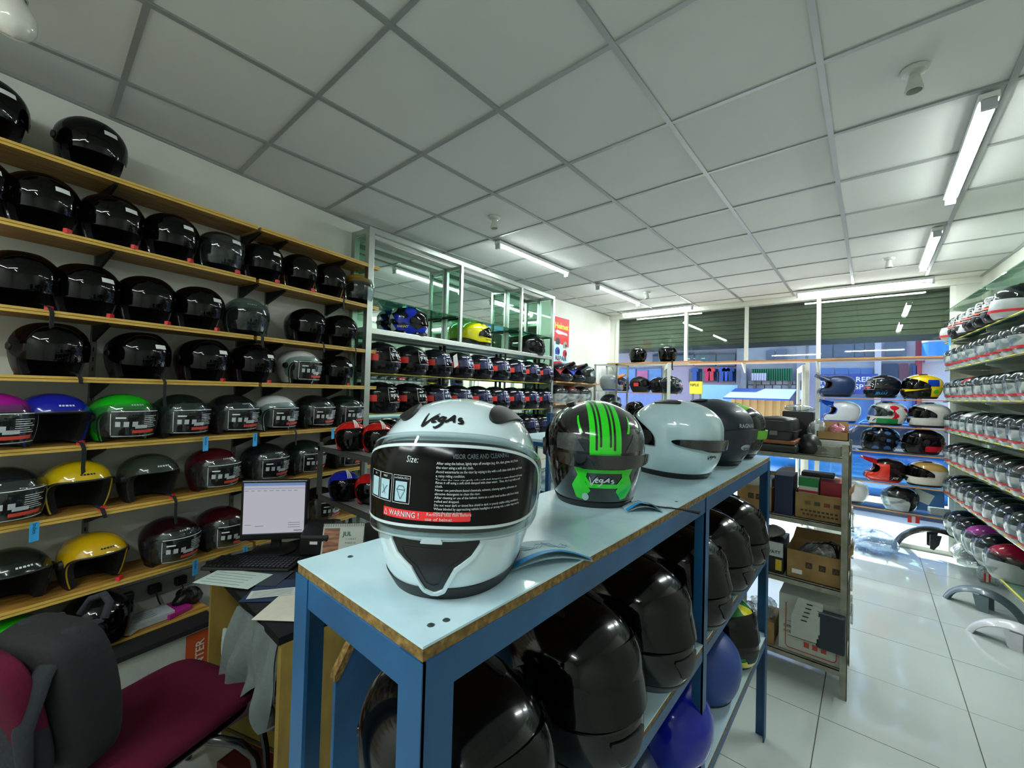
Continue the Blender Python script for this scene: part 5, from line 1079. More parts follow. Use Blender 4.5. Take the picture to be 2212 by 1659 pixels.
tg = thing('paper_tag', 'red and white tag lying on the crumpled bag', 'tag', (p.x-.04, p.y-.13, .05)); MB().box((0, 0, .03), (.05, .003, .08), 0, .5).build('card', M('tag_red', '#d8302c', .5), tg); MB().box((0.0, -.003, .03), (.018, .002, .08), 0, .5).build('white_stripe', LABELW, tg)
# ================================================================ WINDOW HELMETS
def wh(kind, u, v, z, head, label, y=6.33, **kw):
    p = at_y(u, v, y); return helmet(kind, (p.x, y, z+.001), head, label, 'helmets in the street window', **kw)
PW = PI
wh('moto', 1812, 835, WZ[0], PW+.35, 'blue motocross helmet with long peak on the top window shelf', col='#0e2a55', col2='#12305c', finish='matte')
h = wh('full', 1907, 838, WZ[0], PW+.45, 'black full-face helmet with blue chin lettering on the top window shelf', col='#0c1422', visor='clear', film=True, scale=.97)
deco(h, 'jel', lambda: decal_text(FULL, 'JELLU', .036, 1.2, .05, .002, bold=.01, shear=.2), M('ink_sky', '#2f8fd0', .4), 'lettering')
h = wh('full', 1993, 836, WZ[0], PW+.35, 'yellow race replica full-face helmet on the top window shelf', col='#d8b80c', visor='smoke', strap=.02, col2='#d8b80c')
deco(h, 'yb', lambda: patch(FULL, both(lambda t, z, p: min(.035-abs(z-.165), .05-abs(p.x+.04))), .0016, 0, 80, 40, .3, .9), paint('#123a9c'), 'blue_patch'); deco(h, 'yk', lambda: patch(FULL, both(lambda t, z, p: min(p.x+.02, .085-z-.2*(p.x-.1))), .0014, 0, 80, 30, .05, .4, -1.9, 1.9), paint('#101208'), 'black_patch'); deco(h, 'yg', lambda: patch(FULL, ap(.18, .075, .022, 2, 0, 1.95), .0022, 0, 90, 40, .05, .6), paint('#3fae1c'), 'green_patch')
h = wh('moto', 1822, 893, WZ[1], PW+.3, 'white and blue motocross helmet on the second window shelf', col='#c8ccd4', col2='#16409c', trim=paint('#16409c'))
h = wh('full', 1918, 895, WZ[1], PW+.3, 'white red and green race helmet on the second window shelf', col='#c8c8c4', visor='clear', strap=.01)
deco(h, 'it_r', lambda: patch(FULL, both(blobs(2.2, 50, .7), lambda t, z, p: .02-p.x, neg(V_FULL)), .001, 0, 90, 44, .05, .97), paint('#b81424'), 'red_patch'); deco(h, 'it_g', lambda: patch(FULL, lambda t, z, p: min(.075-z, .09-abs(p.x-.04)), .0014, 0, 80, 30, .05, .4), paint('#127a3c'), 'green_patch'); deco(h, 'it_k', lambda: patch(FULL, both(blobs(5.1, 70, 1.4), neg(V_FULL)), .0016, 0, 90, 44, .05, .97), paint('#101014'), 'black_patch')
wh('full', 2008, 899, WZ[1], PW+.3, 'white full-face helmet with dark visor on the second window shelf', col='#c2c0ba', visor='smoke')
h = wh('full', 1902, 955, WZ[2], PW+.3, 'black full-face helmet with white tags on the third window shelf', col='#0a1018', visor='smoke', strap=.02); deco(h, 'bk_sw', lambda: patch(FULL, both(blobs(3.0, 60, 1.5), neg(V_FULL)), .001, 0, 90, 44, .05, .97), paint('#3a5a8c'), 'blue_swirl')
for k in range(2): MB().box((.02+.03*k, .10, .21-.02*k), (.012, .002, .08), 0, Matrix.Rotation(.2-.5*k, 3, 'Y')).build('paper_tag', LABELW, h)
h = wh('full', 1995, 960, WZ[2], PW+.3, 'black and red full-face helmet on the third window shelf', col='#120c10', visor='smoke', col2='#a01424'); deco(h, 'rd_sw', lambda: patch(FULL, both(lambda t, z, p: min(.09-z, .03-p.x, z-.03)), .0012, 0, 80, 30, .05, .4), paint('#c0142c'), 'red_patch')
h = wh('moto', 1917, 1012, WZ[3], PW+.3, 'red and black motocross helmet on the fourth window shelf', col='#1a1012', col2='#a81c24', trim=paint('#d02818')); deco(h, 'mx_r', lambda: patch(MOTO, both(neg(A_MOTO), lambda t, z, p: min(p.x-.02, .2-z)), .001, 0, 90, 44, .05, .9), paint('#d02c18'), 'red_patch'); deco(h, 'mx_t', lambda: decal_text(MOTO, 'JOE', .03, 1.75, .05, .002, bold=.01, shear=.2), LABELW, 'lettering')
h = wh('full', 2003, 1018, WZ[3], PW+.3, 'white and gold full-face helmet on the fourth window shelf', col='#cfc8bc', visor='smoke', topcol='#b08a4c')
h = wh('moto', 1838, 1068, WZ[4], PW+.3, 'white and red motocross helmet half hidden by the steel rack', col='#c8c4c4', col2='#b02a2a')
wh('open', 1945, 1082, WZ[4], PW+.5, 'black wrapped open-face helmet on the lowest window shelf', col='#101214', visor='clear', bag=True, band=False)
t = thing('paper_bag', 'folded grey and white paper bag on the lowest window shelf', 'bag', (.56, 6.32, WZ[4])); MB().box((0, 0, .035), (.16, .08, .07), 0, .2).build('bag_body', M('paper_grey', '#8f9396', .6, bump=.4), t, bevel=.006)
fl_ = thing('leaflet', 'blue and white leaflet leaning on the window above the lowest shelf', 'leaflet', (.40, 6.44, WZ[4])); MB().box((0, 0, .12), (.42, .004, .24)).build('sheet', M('leaflet_blue', '#3f6fae', .5), fl_); MB().box((.04, -.004, .15), (.16, .003, .12), 0, Matrix.Rotation(.4, 3, 'Y')).build('white_print', LABELW, fl_)
wh('open', 1378, 772, zs+.018, -1.2, 'black open-face helmet on the long window board near the corner', col='#0c0e10', visor='black', sticker=False); wh('open', 1442, 770, zs+.018, -1.2, 'black open-face helmet with red strap end on the long window board', col='#0c0e10', visor='black', strap=.12)
for (u, c, dsc, kw) in [(1337, '#141824', 'black graphic full-face helmet in the narrow window beside the corner', dict(visor='mirror', film=True)), (1382, '#101217', 'matte black full-face helmet with red sticker in the narrow window', dict(visor='smoke', redside=True, finish='matte')), (1424, '#0f1216', 'plain black helmet behind the clear visor one in the narrow window', dict(visor='smoke')), (1450, '#121a22', 'dark helmet with large clear visor in the narrow window', dict(visor='clear', film=True))]:
    h = wh('full', u, 830, 1.688, {1337: .2, 1382: .1, 1424: .0, 1450: -.1}[u]-.1, dsc, y=6.33 if u != 1450 else 6.22, scale=.95 if u != 1424 else .9, **kw, col=c)
# ================================================================ CORNER PAST THE CABINET
ps = thing('wall_poster', 'helmet repair poster with red top on the wall beside the cabinet', 'poster', (lwx(4.85)+.004, 5.02, 1.99), 0)
Wp, Hp = .40, .76
def ppart(y0, y1, z0, z1, mat, name, d=.001): return MB().span((d, y0, z0), (d+.001, y1, z1)).build(name, mat, ps)
MB().span((-.003, -Wp/2, 0), (.001, Wp/2, Hp)).build('sheet', M('poster_blue', '#b4cdd8', .5), ps); MB().prism([(-.5, .53), (.5, .44), (.5, 1), (-.5, 1)], (.0012, 0, 0), (0, Wp*.98, 0), (0, 0, Hp*.985), (.0008, 0, 0)).build('red_field', M('poster_red', '#c01c1c', .5), ps); MB().prism([(-.4, .70), (-.3, .74), (.35, .70), (.4, .66), (.1, .67), (-.2, .66)], (.0025, 0, 0), (0, Wp, 0), (0, 0, Hp), (.0008, 0, 0)).build('white_splash', LABELW, ps)
def ptext(s_, y, z, sz, col, **kw): mb = MB(); put_text(mb, s_, sz, (.0042, y, z), (0, 1, 0), (0, 0, 1), **kw); mb.build('lettering', M('pt'+col, col, .5), ps, fix=False)
ptext('Helmet', 0, .62, .115, '#f2c81c', bold=.03); ptext('REPAIR', 0, .155, .092, '#2a3034', bold=.015); [MB().span((.0042, -.12+k*.03, .075), (.0046, -.10+k*.03, .098)).build('print_mark', M('pt#5a6a74', '#5a6a74', .5), ps) for k in range(9)]
def mini(y, z, col, sz=.1):
    MB().prism([(-.5, -.45), (.35, -.5), (.5, -.2), (.45, .25), (.15, .5), (-.3, .45), (-.55, .1)], (.0032, y, z), (0, sz, 0), (0, 0, sz), (.001, 0, 0)).build('printed_helmet', M('mini'+col, col, .4), ps); MB().prism([(0, -.25), (.4, -.3), (.4, .1), (.05, .15)], (.0043, y, z), (0, sz, 0), (0, 0, sz), (.0006, 0, 0)).build('printed_visor', M('mini_dark', '#20242a', .3), ps)
mini(-.09, .40, '#2c3440'); mini(.10, .36, '#8c8f84'); mini(-.09, .26, '#1a3c9c', .11); mini(.10, .24, '#b02028')
def lump_helm(kind, loc, head, lab, **kw): return helmet(kind, loc, head, lab, 'helmets in the corner past the cabinet', **kw)
CZ = [1.80, 1.50, 1.19]
for k, z in enumerate(CZ):
    t = thing('corner_shelf', f'{["upper", "middle", "lower"][k]} wooden shelf on the wall under the repair poster', 'shelf', (lwx(5.1)+.005, 5.15, z)); MB().span((0, -.62, -.018), (.27, .55, 0)).build('plank', WINWOOD, t, bevel=.002)
    for y in (-.55, 0, .5): MB().prism([(0, 0), (.22, 0), (.22, -.01), (0, -.09)], (.003, y, -.02), (1, 0, 0), (0, 0, 1), (0, .012, 0)).build('bracket', FRAMEW, t)
xw = lwx(5.1)+.16
for i, (y, c, dsc, kind, kw) in enumerate([(4.72, '#1a1c22', 'dark motocross helmet under a red cloth', 'moto', dict(col2='#22252c')), (5.05, '#16181e', 'dark motocross helmet under a blue cloth', 'moto', dict(col2='#22252c', strap=.1)), (5.40, '#3a4044', 'black full-face helmet with chrome visor', 'full', dict(visor='clear', strap=.1))]):
    lump_helm(kind, (xw+.01, y, CZ[0]+.001), .15, dsc+' on the upper corner shelf', col=c, **kw)
for k, (y, c, n_) in enumerate([(4.72, '#a01c28', 'red'), (5.05, '#1b3fae', 'blue')]):
    t = thing('cloth_cover', f'{n_} cloth draped over a motocross helmet under the poster', 'cloth', (xw, y, CZ[0]+.265)); MB().grid(lambda a, b: Vector(((a-.5)*.26, (b-.5)*.24, .02-.11*((a-.5)**2*4+(b-.5)**2*4)*.9+.006*math.sin(14*a+9*b))), 12, 12).grid(lambda a, b: Vector(((a-.5)*.26, (b-.5)*.24, .016-.11*((a-.5)**2*4+(b-.5)**2*4)*.9+.006*math.sin(14*a+9*b))), 12, 12).build('drape', M('cloth_'+n_, c, .7), t, smooth=60)
for i, y in enumerate((4.70, 5.0, 5.33)): lump_helm('open', (xw, y, CZ[1]+.001), .1, f'plastic wrapped helmet, {["first", "second", "third"][i]} from the cabinet on the middle corner shelf', col=['#2a2c30', '#5a2a28', '#1c2026'][i], visor='clear', bag=True, band=False, strap=.05 if i else 0)
for i, (y, c, dsc) in enumerate([(4.70, '#c2c6c4', 'white bagged'), (5.02, '#0c0e10', 'black'), (5.36, '#101214', 'charcoal')]): lump_helm('open', (xw, y, CZ[2]+.001), .1, f'{dsc} open-face helmet on the lower corner shelf', col=c, visor='clear' if i == 0 else 'smoke', bag=(i == 0), band=False)
# aluminium end rack by the corner
ar = thing('aluminium_rack', 'slim aluminium rack with wrapped helmets in the corner by the narrow window', 'rack', (-3.1, 6.0, 0))
for x in (-.2, .17):
    for y in (-.18, .2): MB().span((x-.012, y-.012, 0), (x+.012, y+.012, 2.11)).build('post', ALU, ar)
for z in (2.10, 1.70, 1.40, 1.0): MB().span((-.2, -.18, z-.01), (.17, .2, z)).build('tier' if z < 2 else 'top_frame', M('rack_board', '#aab0ac', .5), ar) if z < 2 else MB().span((-.21, -.192, z-.012), (.182, -.168, z+.012)).span((-.21, .188, z-.012), (.182, .212, z+.012)).span((.158, -.18, z-.012), (.182, .2, z+.012)).build('top_frame', ALU, ar)
lump_helm('moto', (-3.12, 5.98, 1.701), .3, 'orange blue and silver motocross helmet in the aluminium rack', col='#6d7678', col2='#b8641c', trim=paint('#16409c')); lump_helm('open', (-3.12, 6.0, 1.401), .2, 'wrapped dark helmet in the aluminium rack', col='#1c2228', visor='clear', bag=True, band=False)
# low helmets behind the rack toward the window
ls = thing('low_bench', 'low white bench under the narrow window with three helmets', 'bench', (-2.35, 5.9, 0)); MB().span((-.45, -.25, 1.28), (.75, .2, 1.31)).build('seat_board', M('bench_white', '#c0c4c4', .5), ls, bevel=.004)
for x in (-.42, .7): MB().span((x-.02, -.23, 0), (x+.02, .18, 1.28)).build('leg', ALU, ls)
for (x, c, dsc, kw) in [(-2.66, '#1c1618', 'dark maroon open-face helmet on the low bench', dict(visor='smoke')), (-2.33, '#1ca01e', 'bright green open-face helmet on the low bench', dict(visor='smoke')), (-1.9, '#a81420', 'red open-face helmet on the low bench', dict(visor='smoke'))]: lump_helm('open', (x, 5.88, 1.311), -.6, dsc, col=c, scale=.95, **kw)
# second blue rack in the middle of the shop
br = thing('blue_shelf_rack', 'second blue steel rack with small parts in front of the cabinet', 'rack', (-1.95, 2.95, 0))
for x in (-.2, .2):
    for y in (-.5, .5): MB().span((x-.015, y-.015, 0), (x+.015, y+.015, 1.5)).build('leg', BLUEM, br)
for z in (1.3, .95, .55, .15): MB().span((-.2, -.5, z-.02), (.2, .5, z)).build('tier', WBOARD, br); MB().span((-.212, -.512, z-.05), (.212, -.49, z-.02)).span((.19, -.512, z-.05), (.212, .512, z-.02)).build('rail', BLUEM, br)
for k, (x, y, zz, dsc) in enumerate([(.05, -.3, .951, 'silver'), (-.08, .1, .951, 'white'), (.02, .35, .951, 'grey')]): lump(f'{dsc} bagged small parts on the second blue rack', 'plastic_bag', 'bag', (-1.95+x, 2.95+y, zz), (.10, .09, .05), PLAST, 40+k)
for k, (x, y, zz, col, dsc) in enumerate([(.0, -.3, .551, '#16266a', 'blue lettered'), (.0, .1, .551, '#1c2c70', 'navy white piped'), (0, -.25, .151, '#2a3a7a', 'faded blue')]):
    t = thing('folded_jersey', f'{dsc} folded jersey in a clear bag on the second blue rack', 'jersey', (-1.95+x, 2.95+y, zz)); MB().grid(lambda a, b: Vector(((a-.5)*.32, (b-.5)*.3, .09*(1-(2*a-1)**6)*(1-(2*b-1)**6)+.008*math.sin(13*a+7*b))), 16, 16).build('cloth', M('jersey'+col, col, .5), t, smooth=60); MB().tube([(-.1, -.1, .094), (-.03, .0, .1), (.05, -.05, .1), (.11, .08, .095)], .008, 5).build('white_piping', LABELW, t)
# ================================================================ DESK
DX0, DX1, DY0, DY1, DZ = -2.52, -1.58, .60, 1.50, .75
dk = thing('desk', 'old dark topped wooden desk with yellow plywood side panel', 'desk', ((DX0+DX1)/2, (DY0+DY1)/2, 0)); DC = dk.location
PLY = ramp_mat('plywood', [(.3, '#6f5a22'), (.6, '#8f7630'), (.85, '#a68c40')], .7, 4, (3, 3, 1), .1); DTOP = M('desk_top', '#0e1011', .5, var=.3, spec=.25)
def dsp(a, b, name, m_, bev=.002): return MB().span((a[0]-DC.x, a[1]-DC.y, a[2]), (b[0]-DC.x, b[1]-DC.y, b[2])).build(name, m_, dk, bevel=bev)
dsp((DX0, DY0, DZ-.03), (DX1, DY1, DZ), 'desk_top', DTOP); dsp((DX0+.01, DY0+.02, 0), (DX0+.03, DY1, DZ-.03), 'side_panel', PLY); dsp((DX1-.03, DY0+.01, 0), (DX1, DY1, DZ-.03), 'side_panel', PLY); dsp((DX0+.03, DY1-.05, .1), (DX1-.03, DY1-.03, DZ-.03), 'back_panel', PLY); dsp((DX0+.03, 1.0, .30), (DX1-.03, 1.40, .32), 'inner_shelf', PLY)
def dthing(name, label, cat, u, v, z=DZ, rz=0): p = at_z(u, v, z); return thing(name, label, cat, (p.x, p.y, z+.0005), rz)
mo = dthing('monitor', 'black square computer monitor on the desk showing a pale invoice window', 'monitor', 592, 1190, rz=.92)
MB().lathe([(0, 0), (.11, 0), (.11, .008), (.05, .016), (.025, .02), (0, .02)], 28).build('base', BLACK, mo, smooth=40); MB().span((-.025, .02, .01), (.025, .045, .20)).build('stand', BLACK, mo, bevel=.006)
sx = MB().span((-.165, -.02, .065), (.165, .02, .385)).build('screen_case', M('bezel', '#0b0c0e', .3), mo, bevel=.008)
MB().span((-.150, -.0215, .098), (.150, -.0205, .370)).build('display', emit('screen_glow', (.76, .76, .86), .22), sx); 
MB().span((-.150, -.0225, .355), (.150, -.0215, .370)).build('title_bar', emit('screen_blue', (.25, .42, .80), .22), sx); MB().span((-.150, -.0225, .338), (.150, -.0217, .344)).build('tool_bar', emit('screen_pale', (.55, .66, .86), .2), sx)
mb = MB()
for k in range(9): mb.span((-.145+k*.03, -.0226, .328), (-.128+k*.03, -.0219, .330))
for k in range(3): mb.span((.07, -.0226, .155-k*.012), (.13, -.0219, .157-k*.012))
mb.span((-.14, -.0226, .148), (-.11, -.0219, .150)).span((-.09, -.0226, .140), (-.05, -.0219, .142)).span((.10, -.0226, .112), (.14, -.0219, .116)).build('screen_lines', emit('screen_ink', (.2, .22, .28), .15), sx)
MB().span((-.150, -.0225, .098), (.150, -.0216, .103)).build('task_bar', emit('screen_task', (.12, .16, .2), .15), sx)
kb = dthing('keyboard', 'black computer keyboard on the desk below the monitor', 'keyboard', 548, 1222, rz=.72); MB().span((-.21, -.075, 0), (.21, .075, .018)).build('case', BLACK, kb, bevel=.004)
km = MB().span((-.0075, -.0075, 0), (.0075, .0075, .007)).mesh('key')
for r in range(6):
    for k in range(20): inst(km, 'key', M('keycap', '#121417', .35), kb, (-.19+k*.02, -.055+r*.021, .018))
for k, (u, v, rz, col, dsc, sz) in enumerate([(505, 1250, .55, '#b3c2ba', 'pale green printed form on the desk edge', (.28, .15)), (600, 1280, 1.0, '#b8bcb8', 'white paper receipt slip on the desk', (.22, .07)), (570, 1248, .7, '#26303a', 'dark blue folder on the desk', (.2, .16)), (630, 1312, .7, '#c2bfae', 'cream sheet on the desk behind the rack leg', (.2, .2)), (610, 1275, .8, '#142a48', 'navy folder under the receipt slip', (.26, .2))]):
    t = dthing('paper_sheet', dsc, 'paper', u, v, DZ+.001*(5-k), rz); MB().box((0, 0, .0006), (sz[0], sz[1], .001)).build('sheet', M('paper'+col, col, .6), t)
    if k < 2:
        mb = MB()
        for q in range(5): mb.box((-.02, -sz[1]*.35+q*sz[1]*.16, .0014), (sz[0]*.7, .002, .0004))
        mb.build('print_lines', M('paper_ink', '#5a6664', .6), t)
pr = dthing('receipt_printer', 'black receipt printer beside the monitor', 'printer', 692, 1187, rz=.75); MB().prism([(-.09, 0), (.09, 0), (.09, .14), (.0, .16), (-.09, .10)], (-.075, 0, 0), (0, 1, 0), (0, 0, 1), (.15, 0, 0)).build('case', M('printer_black', '#0c0d10', .4), pr, bevel=.008); MB().span((-.05, -.045, .125), (.05, -.02, .13)).build('paper_slot', STEEL, pr); MB().span((-.02, -.0915, .06), (.02, -.09, .075)).build('badge', LABELW, pr)
ca = dthing('desk_calendar', 'tent desk calendar showing july with a sunset photo', 'calendar', 742, 1196, rz=.85); MB().prism([(-.05, 0), (.05, 0), (.0, .16)], (-.105, 0, 0), (0, 1, 0), (0, 0, 1), (.21, 0, 0)).build('tent_card', M('calendar_card', '#b3b8b0', .6), ca)
nn = Vector((0, -.16, .05)).normalized(); ey = Vector((0, .05, .16)).normalized()
def calq(x0, x1, s0, s1, mat, name, lift=.0012): MB().prism([(x0, s0), (x1, s0), (x1, s1), (x0, s1)], Vector((0, -.05, 0))+nn*lift, (1, 0, 0), ey, nn*.0005).build(name, mat, ca)
calq(-.098, -.02, .02, .145, ramp_mat('sunset_print', [(.3, '#2b2414'), (.5, '#7a4a2a'), (.65, '#b07a5a'), (.8, '#3a3418')], .5, 6, (1, 1, 8), 0), 'photo_print')
mb = MB(); put_text(mb, 'JUL', .03, Vector((.02, -.05, 0))+ey*.115+nn*.003, (1, 0, 0), ey, bold=.02); put_text(mb, '2 3 4 5 6 7', .012, Vector((.04, -.05, 0))+ey*.09+nn*.003, (1, 0, 0), ey); put_text(mb, '9 10 11 12', .012, Vector((.04, -.05, 0))+ey*.07+nn*.003, (1, 0, 0), ey); mb.build('lettering', M('cal_green', '#2f6a4a', .6), ca, fix=False)
mb = MB()
for k in range(18): mb.tube([(-.1+k*.0118, -.012, .148), (-.1+k*.0118, -.006, .168), (-.1+k*.0118, .008, .16)], .0012, 4)
mb.build('wire_binding', STEEL, ca)
# helmet stand on the desk
RKY = 1.28
rs_ = thing('desk_rack', 'grey steel two tier stand on the desk with red and blue helmets', 'rack', (-2.30, RKY+.12, DZ+.0005))
for x in (-.42, .40):
    for y in (-.15, .15): MB().span((x-.012, y-.012, 0), (x+.012, y+.012, .53)).build('post', STEEL, rs_)
for z in (.19, .505): MB().span((-.42, -.15, z-.012), (.40, .15, z)).build('tier', M('tier_grey', '#8c9290', .45, .3), rs_); MB().span((-.432, -.162, z-.03), (.412, -.145, z)).span((-.432, .145, z-.03), (.412, .162, z)).build('rail', STEEL, rs_)
for (u, v, zt, c, dsc) in [(757, 972, .506, '#c01818', 'small red open-face helmet on the upper tier of the desk stand'), (815, 975, .506, '#b81414', 'second small red helmet beside it on the upper stand tier'), (742, 1078, .191, '#101f9c', 'small blue open-face helmet on the lower tier of the desk stand'), (800, 1085, .191, '#b01418', 'small red helmet next to the blue one on the lower tier')]:
    p = at_z(u, v, DZ+zt); h = helmet('open', (p.x, min(max(p.y, RKY+.02), RKY+.2), DZ+zt+.001), -.1, dsc, 'small helmets on the desk stand', col=c, visor='black', scale=.70)
    for s_ in (-1, 0, 1): MB().grid(lambda a, b: OPEN.on(s_*.12/(1), .205, .0012)+(OPEN.p(s_*.12, .62+.25*a)-OPEN.p(s_*.12, .62))+Vector((0, (b-.5)*.008, 0)), 6, 1).build('white_stripe', LABELW, h)
h = helmet('open', (-2.05, 1.40, DZ+.001), .2, 'maroon open-face helmet on the desk under the stand', 'small helmets on the desk stand', col='#3a0c18', visor='none', scale=.75)
# ---- under the desk and on the floor
hb = thing('heater_box', 'white heater carton with orange panel on the floor under the lowest shelf', 'box', (-2.52, .70, 0), WANG+PI/2)
hp = at_z(300, 1500, .2)
MB().span((-.15, -.22, 0), (.15, .22, .34)).build('carton_body', M('heater_white', '#a9aea6', .6), hb, bevel=.004)
hb.location = (-2.80, .44, 0); hb.rotation_euler = (0, 0, NANG)
MB().span((.1505, .10, .02), (.152, .215, .33)).build('orange_panel', M('heater_orange', '#b0481c', .5), hb)
mb = MB(); put_text(mb, 'HEENTER', .055, (.1535, .165, .17), (0, 0, 1), (0, -1, 0), bold=.015); mb.build('lettering', M('heater_letter', '#cfc2b4', .5), hb, fix=False)
mb = MB(); mb.tube([(.153, -.2, .08), (.153, -.12, .2), (.153, -.05, .22), (.153, .02, .16), (.153, -.04, .08), (.153, -.12, .06)], .006, 6).tube([(.153, -.16, .06), (.153, -.08, .12), (.153, 0, .05)], .004, 6); mb.build('line_drawing', M('heater_grey', '#5d6464', .6), hb)
MB().lathe([(0, 0), (.03, 0), (.03, .001), (0, .001)], 20).build('round_seal', M('heater_red', '#a02c24', .5), hb, (.1525, .05, .07)); hb.children[-1].rotation_euler = (0, PI/2, 0)
dbx = MB().span((-.17, -.24, 0), (.17, .24, .03)).build('cardboard_tray', BLACKM, None, (-2.80, .44, .345), NANG, bevel=.004); tag(dbx, 'flat black tray lying on top of the heater carton', 'tray')
sw = thing('socket_panel', 'grey wall plate with three plugs and dangling black cords', 'socket', wpt(.62, .004, .5), WANG); MB().span((-.2, -.012, -.05), (.2, 0, .05)).build('plate', M('plate_grey', '#8f928c', .5), sw, bevel=.003)
for x in (-.12, .0, .12): MB().span((x-.028, -.05, -.02), (x+.028, -.012, .025)).build('plug', BLACK, sw, bevel=.006); MB().tube([(x, -.045, -.01), (x+.01, -.055, -.06), (x+.03, -.05, -.11), (x+.06, -.06, -.112)], .004, 6).build('cord', BLACK, sw, smooth=40)
for k, (s_, w_, c, dsc) in enumerate([(.55, .2, '#a7aeb0', 'grey printed leaflet pile on the lowest shelf'), (.66, .12, '#a0187c', 'magenta booklet under the leaflets on the lowest shelf'), (.48, .14, '#b8b4ac', 'striped white carton sleeve on the lowest shelf')]):
    t = thing('leaflet_pile', dsc, 'leaflet', wpt(s_, .15, SZ[7]+.001), WANG+.3*k); MB().box((0, 0, .02-.006*k), (w_, .13, .035-.012*k)).build('sheets', M('leaf'+c, c, .5), t, bevel=.002)
    if k == 0:
        mb = MB()
        for q in range(4): mb.box((-.02, -.04+q*.02, .0378), (.1, .004, .0005))
        mb.build('print_lines', M('paper_ink', '#5a6664', .6), t)
bg_ = lump('dark coiled cable bundle on the lowest shelf beside the desk', 'cable_bundle', 'cable', wpt(.74, .12, SZ[7]+.001), (.05, .07, .045), M('cable_black', '#0c0d0e', .4, bump=.6, scale=60), 51)
# cloth and cartons in the knee space
kc = thing('kraft_carton', 'yellow brown open carton on the floor under the desk', 'box', (-2.12, .84, 0), .35); MB().span((-.2, -.16, 0), (.2, .16, .26)).build('carton_body', ramp_mat('kraft_dark', [(.3, '#5d5018'), (.7, '#7d6c24')], .8, 6, bump=.05), kc, bevel=.004); MB().span((-.2, -.165, .06), (.2, -.16, .075)).build('tape', M('tape_brown', '#3f3212', .5), kc)
rb = MB().span((-.22, -.12, 0), (.22, .12, .05)).build('red_carton', M('carton_maroon', '#5a1418', .6), None, (-1.90, .74, 0), .3, bevel=.004); tag(rb, 'flat maroon box on the floor beside the yellow carton', 'box')
def drape(label, name, loc, rz, w_, h_, dep, mat, seed=0, fold=7, cat='cloth', thick=.006):
    t = thing(name, label, cat, loc, rz)
    def g(off):
        def f(a, b):
            x = (a-.5)*w_*(1-.15*b); ph = fold*a*PI+seed
            return Vector((x, -dep*math.sin(min(1, b*1.3)*PI/2)*(.6+.4*math.cos(a*3+seed))-.026*b*(math.sin(ph+2*b)+.7*math.sin(ph*.53+5*b+seed)+.4*math.sin(ph*1.7-7*b))-off, -h_*b*(1+.18*math.sin(a*7+seed)+.1*math.sin(a*17))))
        return f
    MB().grid(g(0), 26, 16).grid(g(-thick), 26, 16).build('fabric', mat, t, smooth=60); return t
SHIRT = M('shirt_grey', '#5d6664', .85, bump=.25, scale=60); SHIRTL = M('shirt_pale', '#9aa69e', .85, bump=.2, scale=60)
drape('grey shirt hanging over the front edge of the desk', 'hanging_cloth', (-1.78, .595, .735), .08, .36, .30, .08, SHIRT, 1.0)
drape('pale bunched cloth below the grey shirt in the knee space', 'hanging_cloth', (-2.10, .70, .50), .4, .40, .20, .06, SHIRTL, 2.2, 9)
drape('pink patterned rag lying on the yellow carton', 'hanging_cloth', (-2.05, .71, .29), .3, .30, .12, .05, M('rag_pink', '#6d4a58', .85, bump=.3, scale=30), .4, 8)
bk = thing('soap_pack', 'white and green printed pouch on the floor between the rack legs', 'pouch', (-1.05, .62, 0), .4); MB().span((-.09, -.05, 0), (.09, .05, .24)).build('pouch', M('pouch_white', '#a9b0aa', .5), bk, bevel=.02); [MB().span((-.06+k*.03, -.0515, .13+.012*(k % 2)), (-.036+k*.03, -.0505, .165+.012*(k % 2))).build('print_mark', M('soap_green', '#157a3c', .5), bk) for k in range(4)]
bgk = lump('black rubbish bag lying under the desk', 'plastic_bag', 'bag', (-1.78, 1.02, 0), (.16, .14, .11), M('bag_black', '#0a0a0c', .3, bump=.8, scale=14), 61)
# ---- chair
CHX, CHY, CHH = -1.93, .36, 1.95
ch = thing('office_chair', 'maroon fabric office chair with dark jackets hung over its back', 'chair', (CHX, CHY, 0), CHH-PI/2)
MRN = M('chair_maroon', '#4c0824', .9, bump=.2, scale=150, spec=.2)
def cushion(w_, d_, h_, c, mat, name, R=None, parent=ch, e=.35):
    def fn(u, v):
        th, ph = 2*PI*u, PI*(v-.5); cs = lambda x: math.copysign(abs(math.cos(x))**e, math.cos(x)); sn = lambda x: math.copysign(abs(math.sin(x))**e, math.sin(x))
        p = Vector((w_/2*cs(th)*abs(math.cos(ph))**.3, d_/2*sn(th)*abs(math.cos(ph))**.3, h_/2*math.sin(ph)))
        if R is not None: p = R @ p
        return p+Vector(c)
    return MB().grid(fn, 40, 14).build(name, mat, parent, smooth=60)
cushion(.47, .52, .09, (0, -.04, .455), MRN, 'seat'); cushion(.44, .46, .02, (0, -.04, .405), BLACK, 'seat_pan')
RB = Matrix.Rotation(.18, 3, 'X')
cushion(.46, .07, .36, (-.10, -.40, .72), MRN, 'backrest', RB); MB().tube([(-.05, -.15, .40), (-.08, -.34, .42), (-.1, -.41, .52), (-.1, -.43, .7)], .022, 10, flat=.5).build('back_support', BLACK, ch, smooth=40)
for s_ in (-1, 1): MB().tube([(s_*.18, .0, .40), (s_*.25, .02, .40), (s_*.285, .06, .37), (s_*.29, .12, .28), (s_*.29, .15, .15)], .016, 10).build('side_bow', M('arm_black', '#0b0c0f', .25, coat=.5), ch, smooth=40)
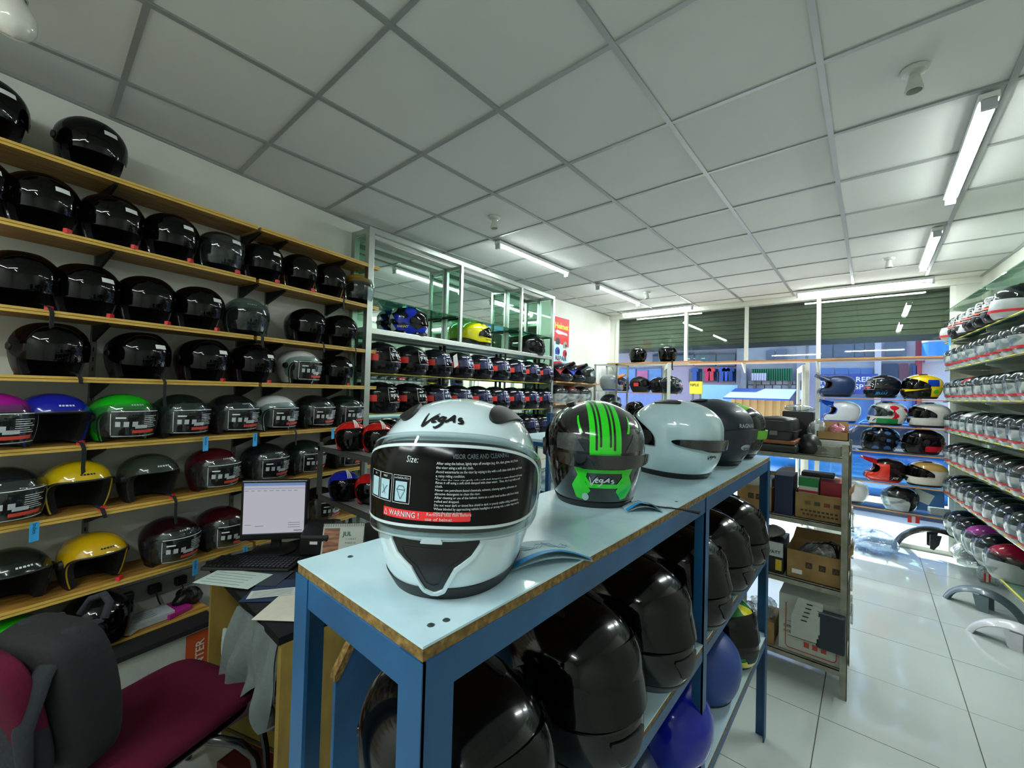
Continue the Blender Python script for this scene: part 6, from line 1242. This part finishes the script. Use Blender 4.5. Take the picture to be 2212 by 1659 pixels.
for x in (-.2, .2):
    MB().tube([(x, .2, .40), (x*1.1, .23, .2), (x*1.15, .24, .012)], .013, 8).build('leg', M('arm_black', '#0b0c0f'), ch, smooth=40); MB().tube([(x, -.2, .40), (x*1.1, -.26, .2), (x*1.15, -.30, .012)], .013, 8).build('leg', MATS['arm_black'], ch, smooth=40)
JK = M('pack_black', '#07080b', .85, bump=.35, scale=40); JK2 = M('pack_blue_grey', '#0e131a', .85, bump=.35, scale=60)
def chl(x, y, z): v = Matrix.Rotation(CHH-PI/2, 3, 'Z') @ Vector((x, y, 0)); return (CHX+v.x, CHY+v.y, z)
bpk = thing('backpack', 'black backpack with padded straps sitting on the maroon chair', 'bag', chl(-.02, -.20, .495), CHH-PI/2+.12)
cushion(.34, .17, .43, (0, -.10, .22), JK, 'body', Matrix.Rotation(.16, 3, 'X'), bpk, .55)
cushion(.26, .07, .24, (.0, -.20, .16), JK2, 'front_pocket', Matrix.Rotation(.16, 3, 'X'), bpk, .55)
MB().tube([(-.05, -.02, .40), (-.04, .0, .44), (.0, .01, .455), (.04, .0, .44), (.05, -.02, .40)], .011, 8).build('top_handle', JK2, bpk, smooth=50)
for s_ in (-1, 1):
    MB().tube([(s_*.07, -.05, .41), (s_*.09, -.13, .425), (s_*.11, -.20, .35), (s_*.12, -.24, .23), (s_*.12, -.23, .10), (s_*.14, -.17, .03)], [.018, .026, .028, .026, .020, .010], 12, flat=.45).build('shoulder_strap', JK2, bpk, smooth=60)
    MB().box((s_*.13, -.205, .065), (.035, .012, .028)).build('strap_buckle', M('buckle_grey', '#4a5258', .4), bpk, bevel=.004)
    MB().tube([(s_*.14, -.20, .04), (s_*.145, -.24, -.05), (s_*.13, -.25, -.14)], .007, 6, flat=.4).build('strap_tail', JK, bpk, smooth=40)
MB().tube([(-.13, -.17, .30), (-.08, -.185, .35), (.0, -.19, .365), (.08, -.185, .35), (.13, -.17, .30)], .004, 6).build('zip', M('zip_grey', '#3a4046', .4, .5), bpk, smooth=40)
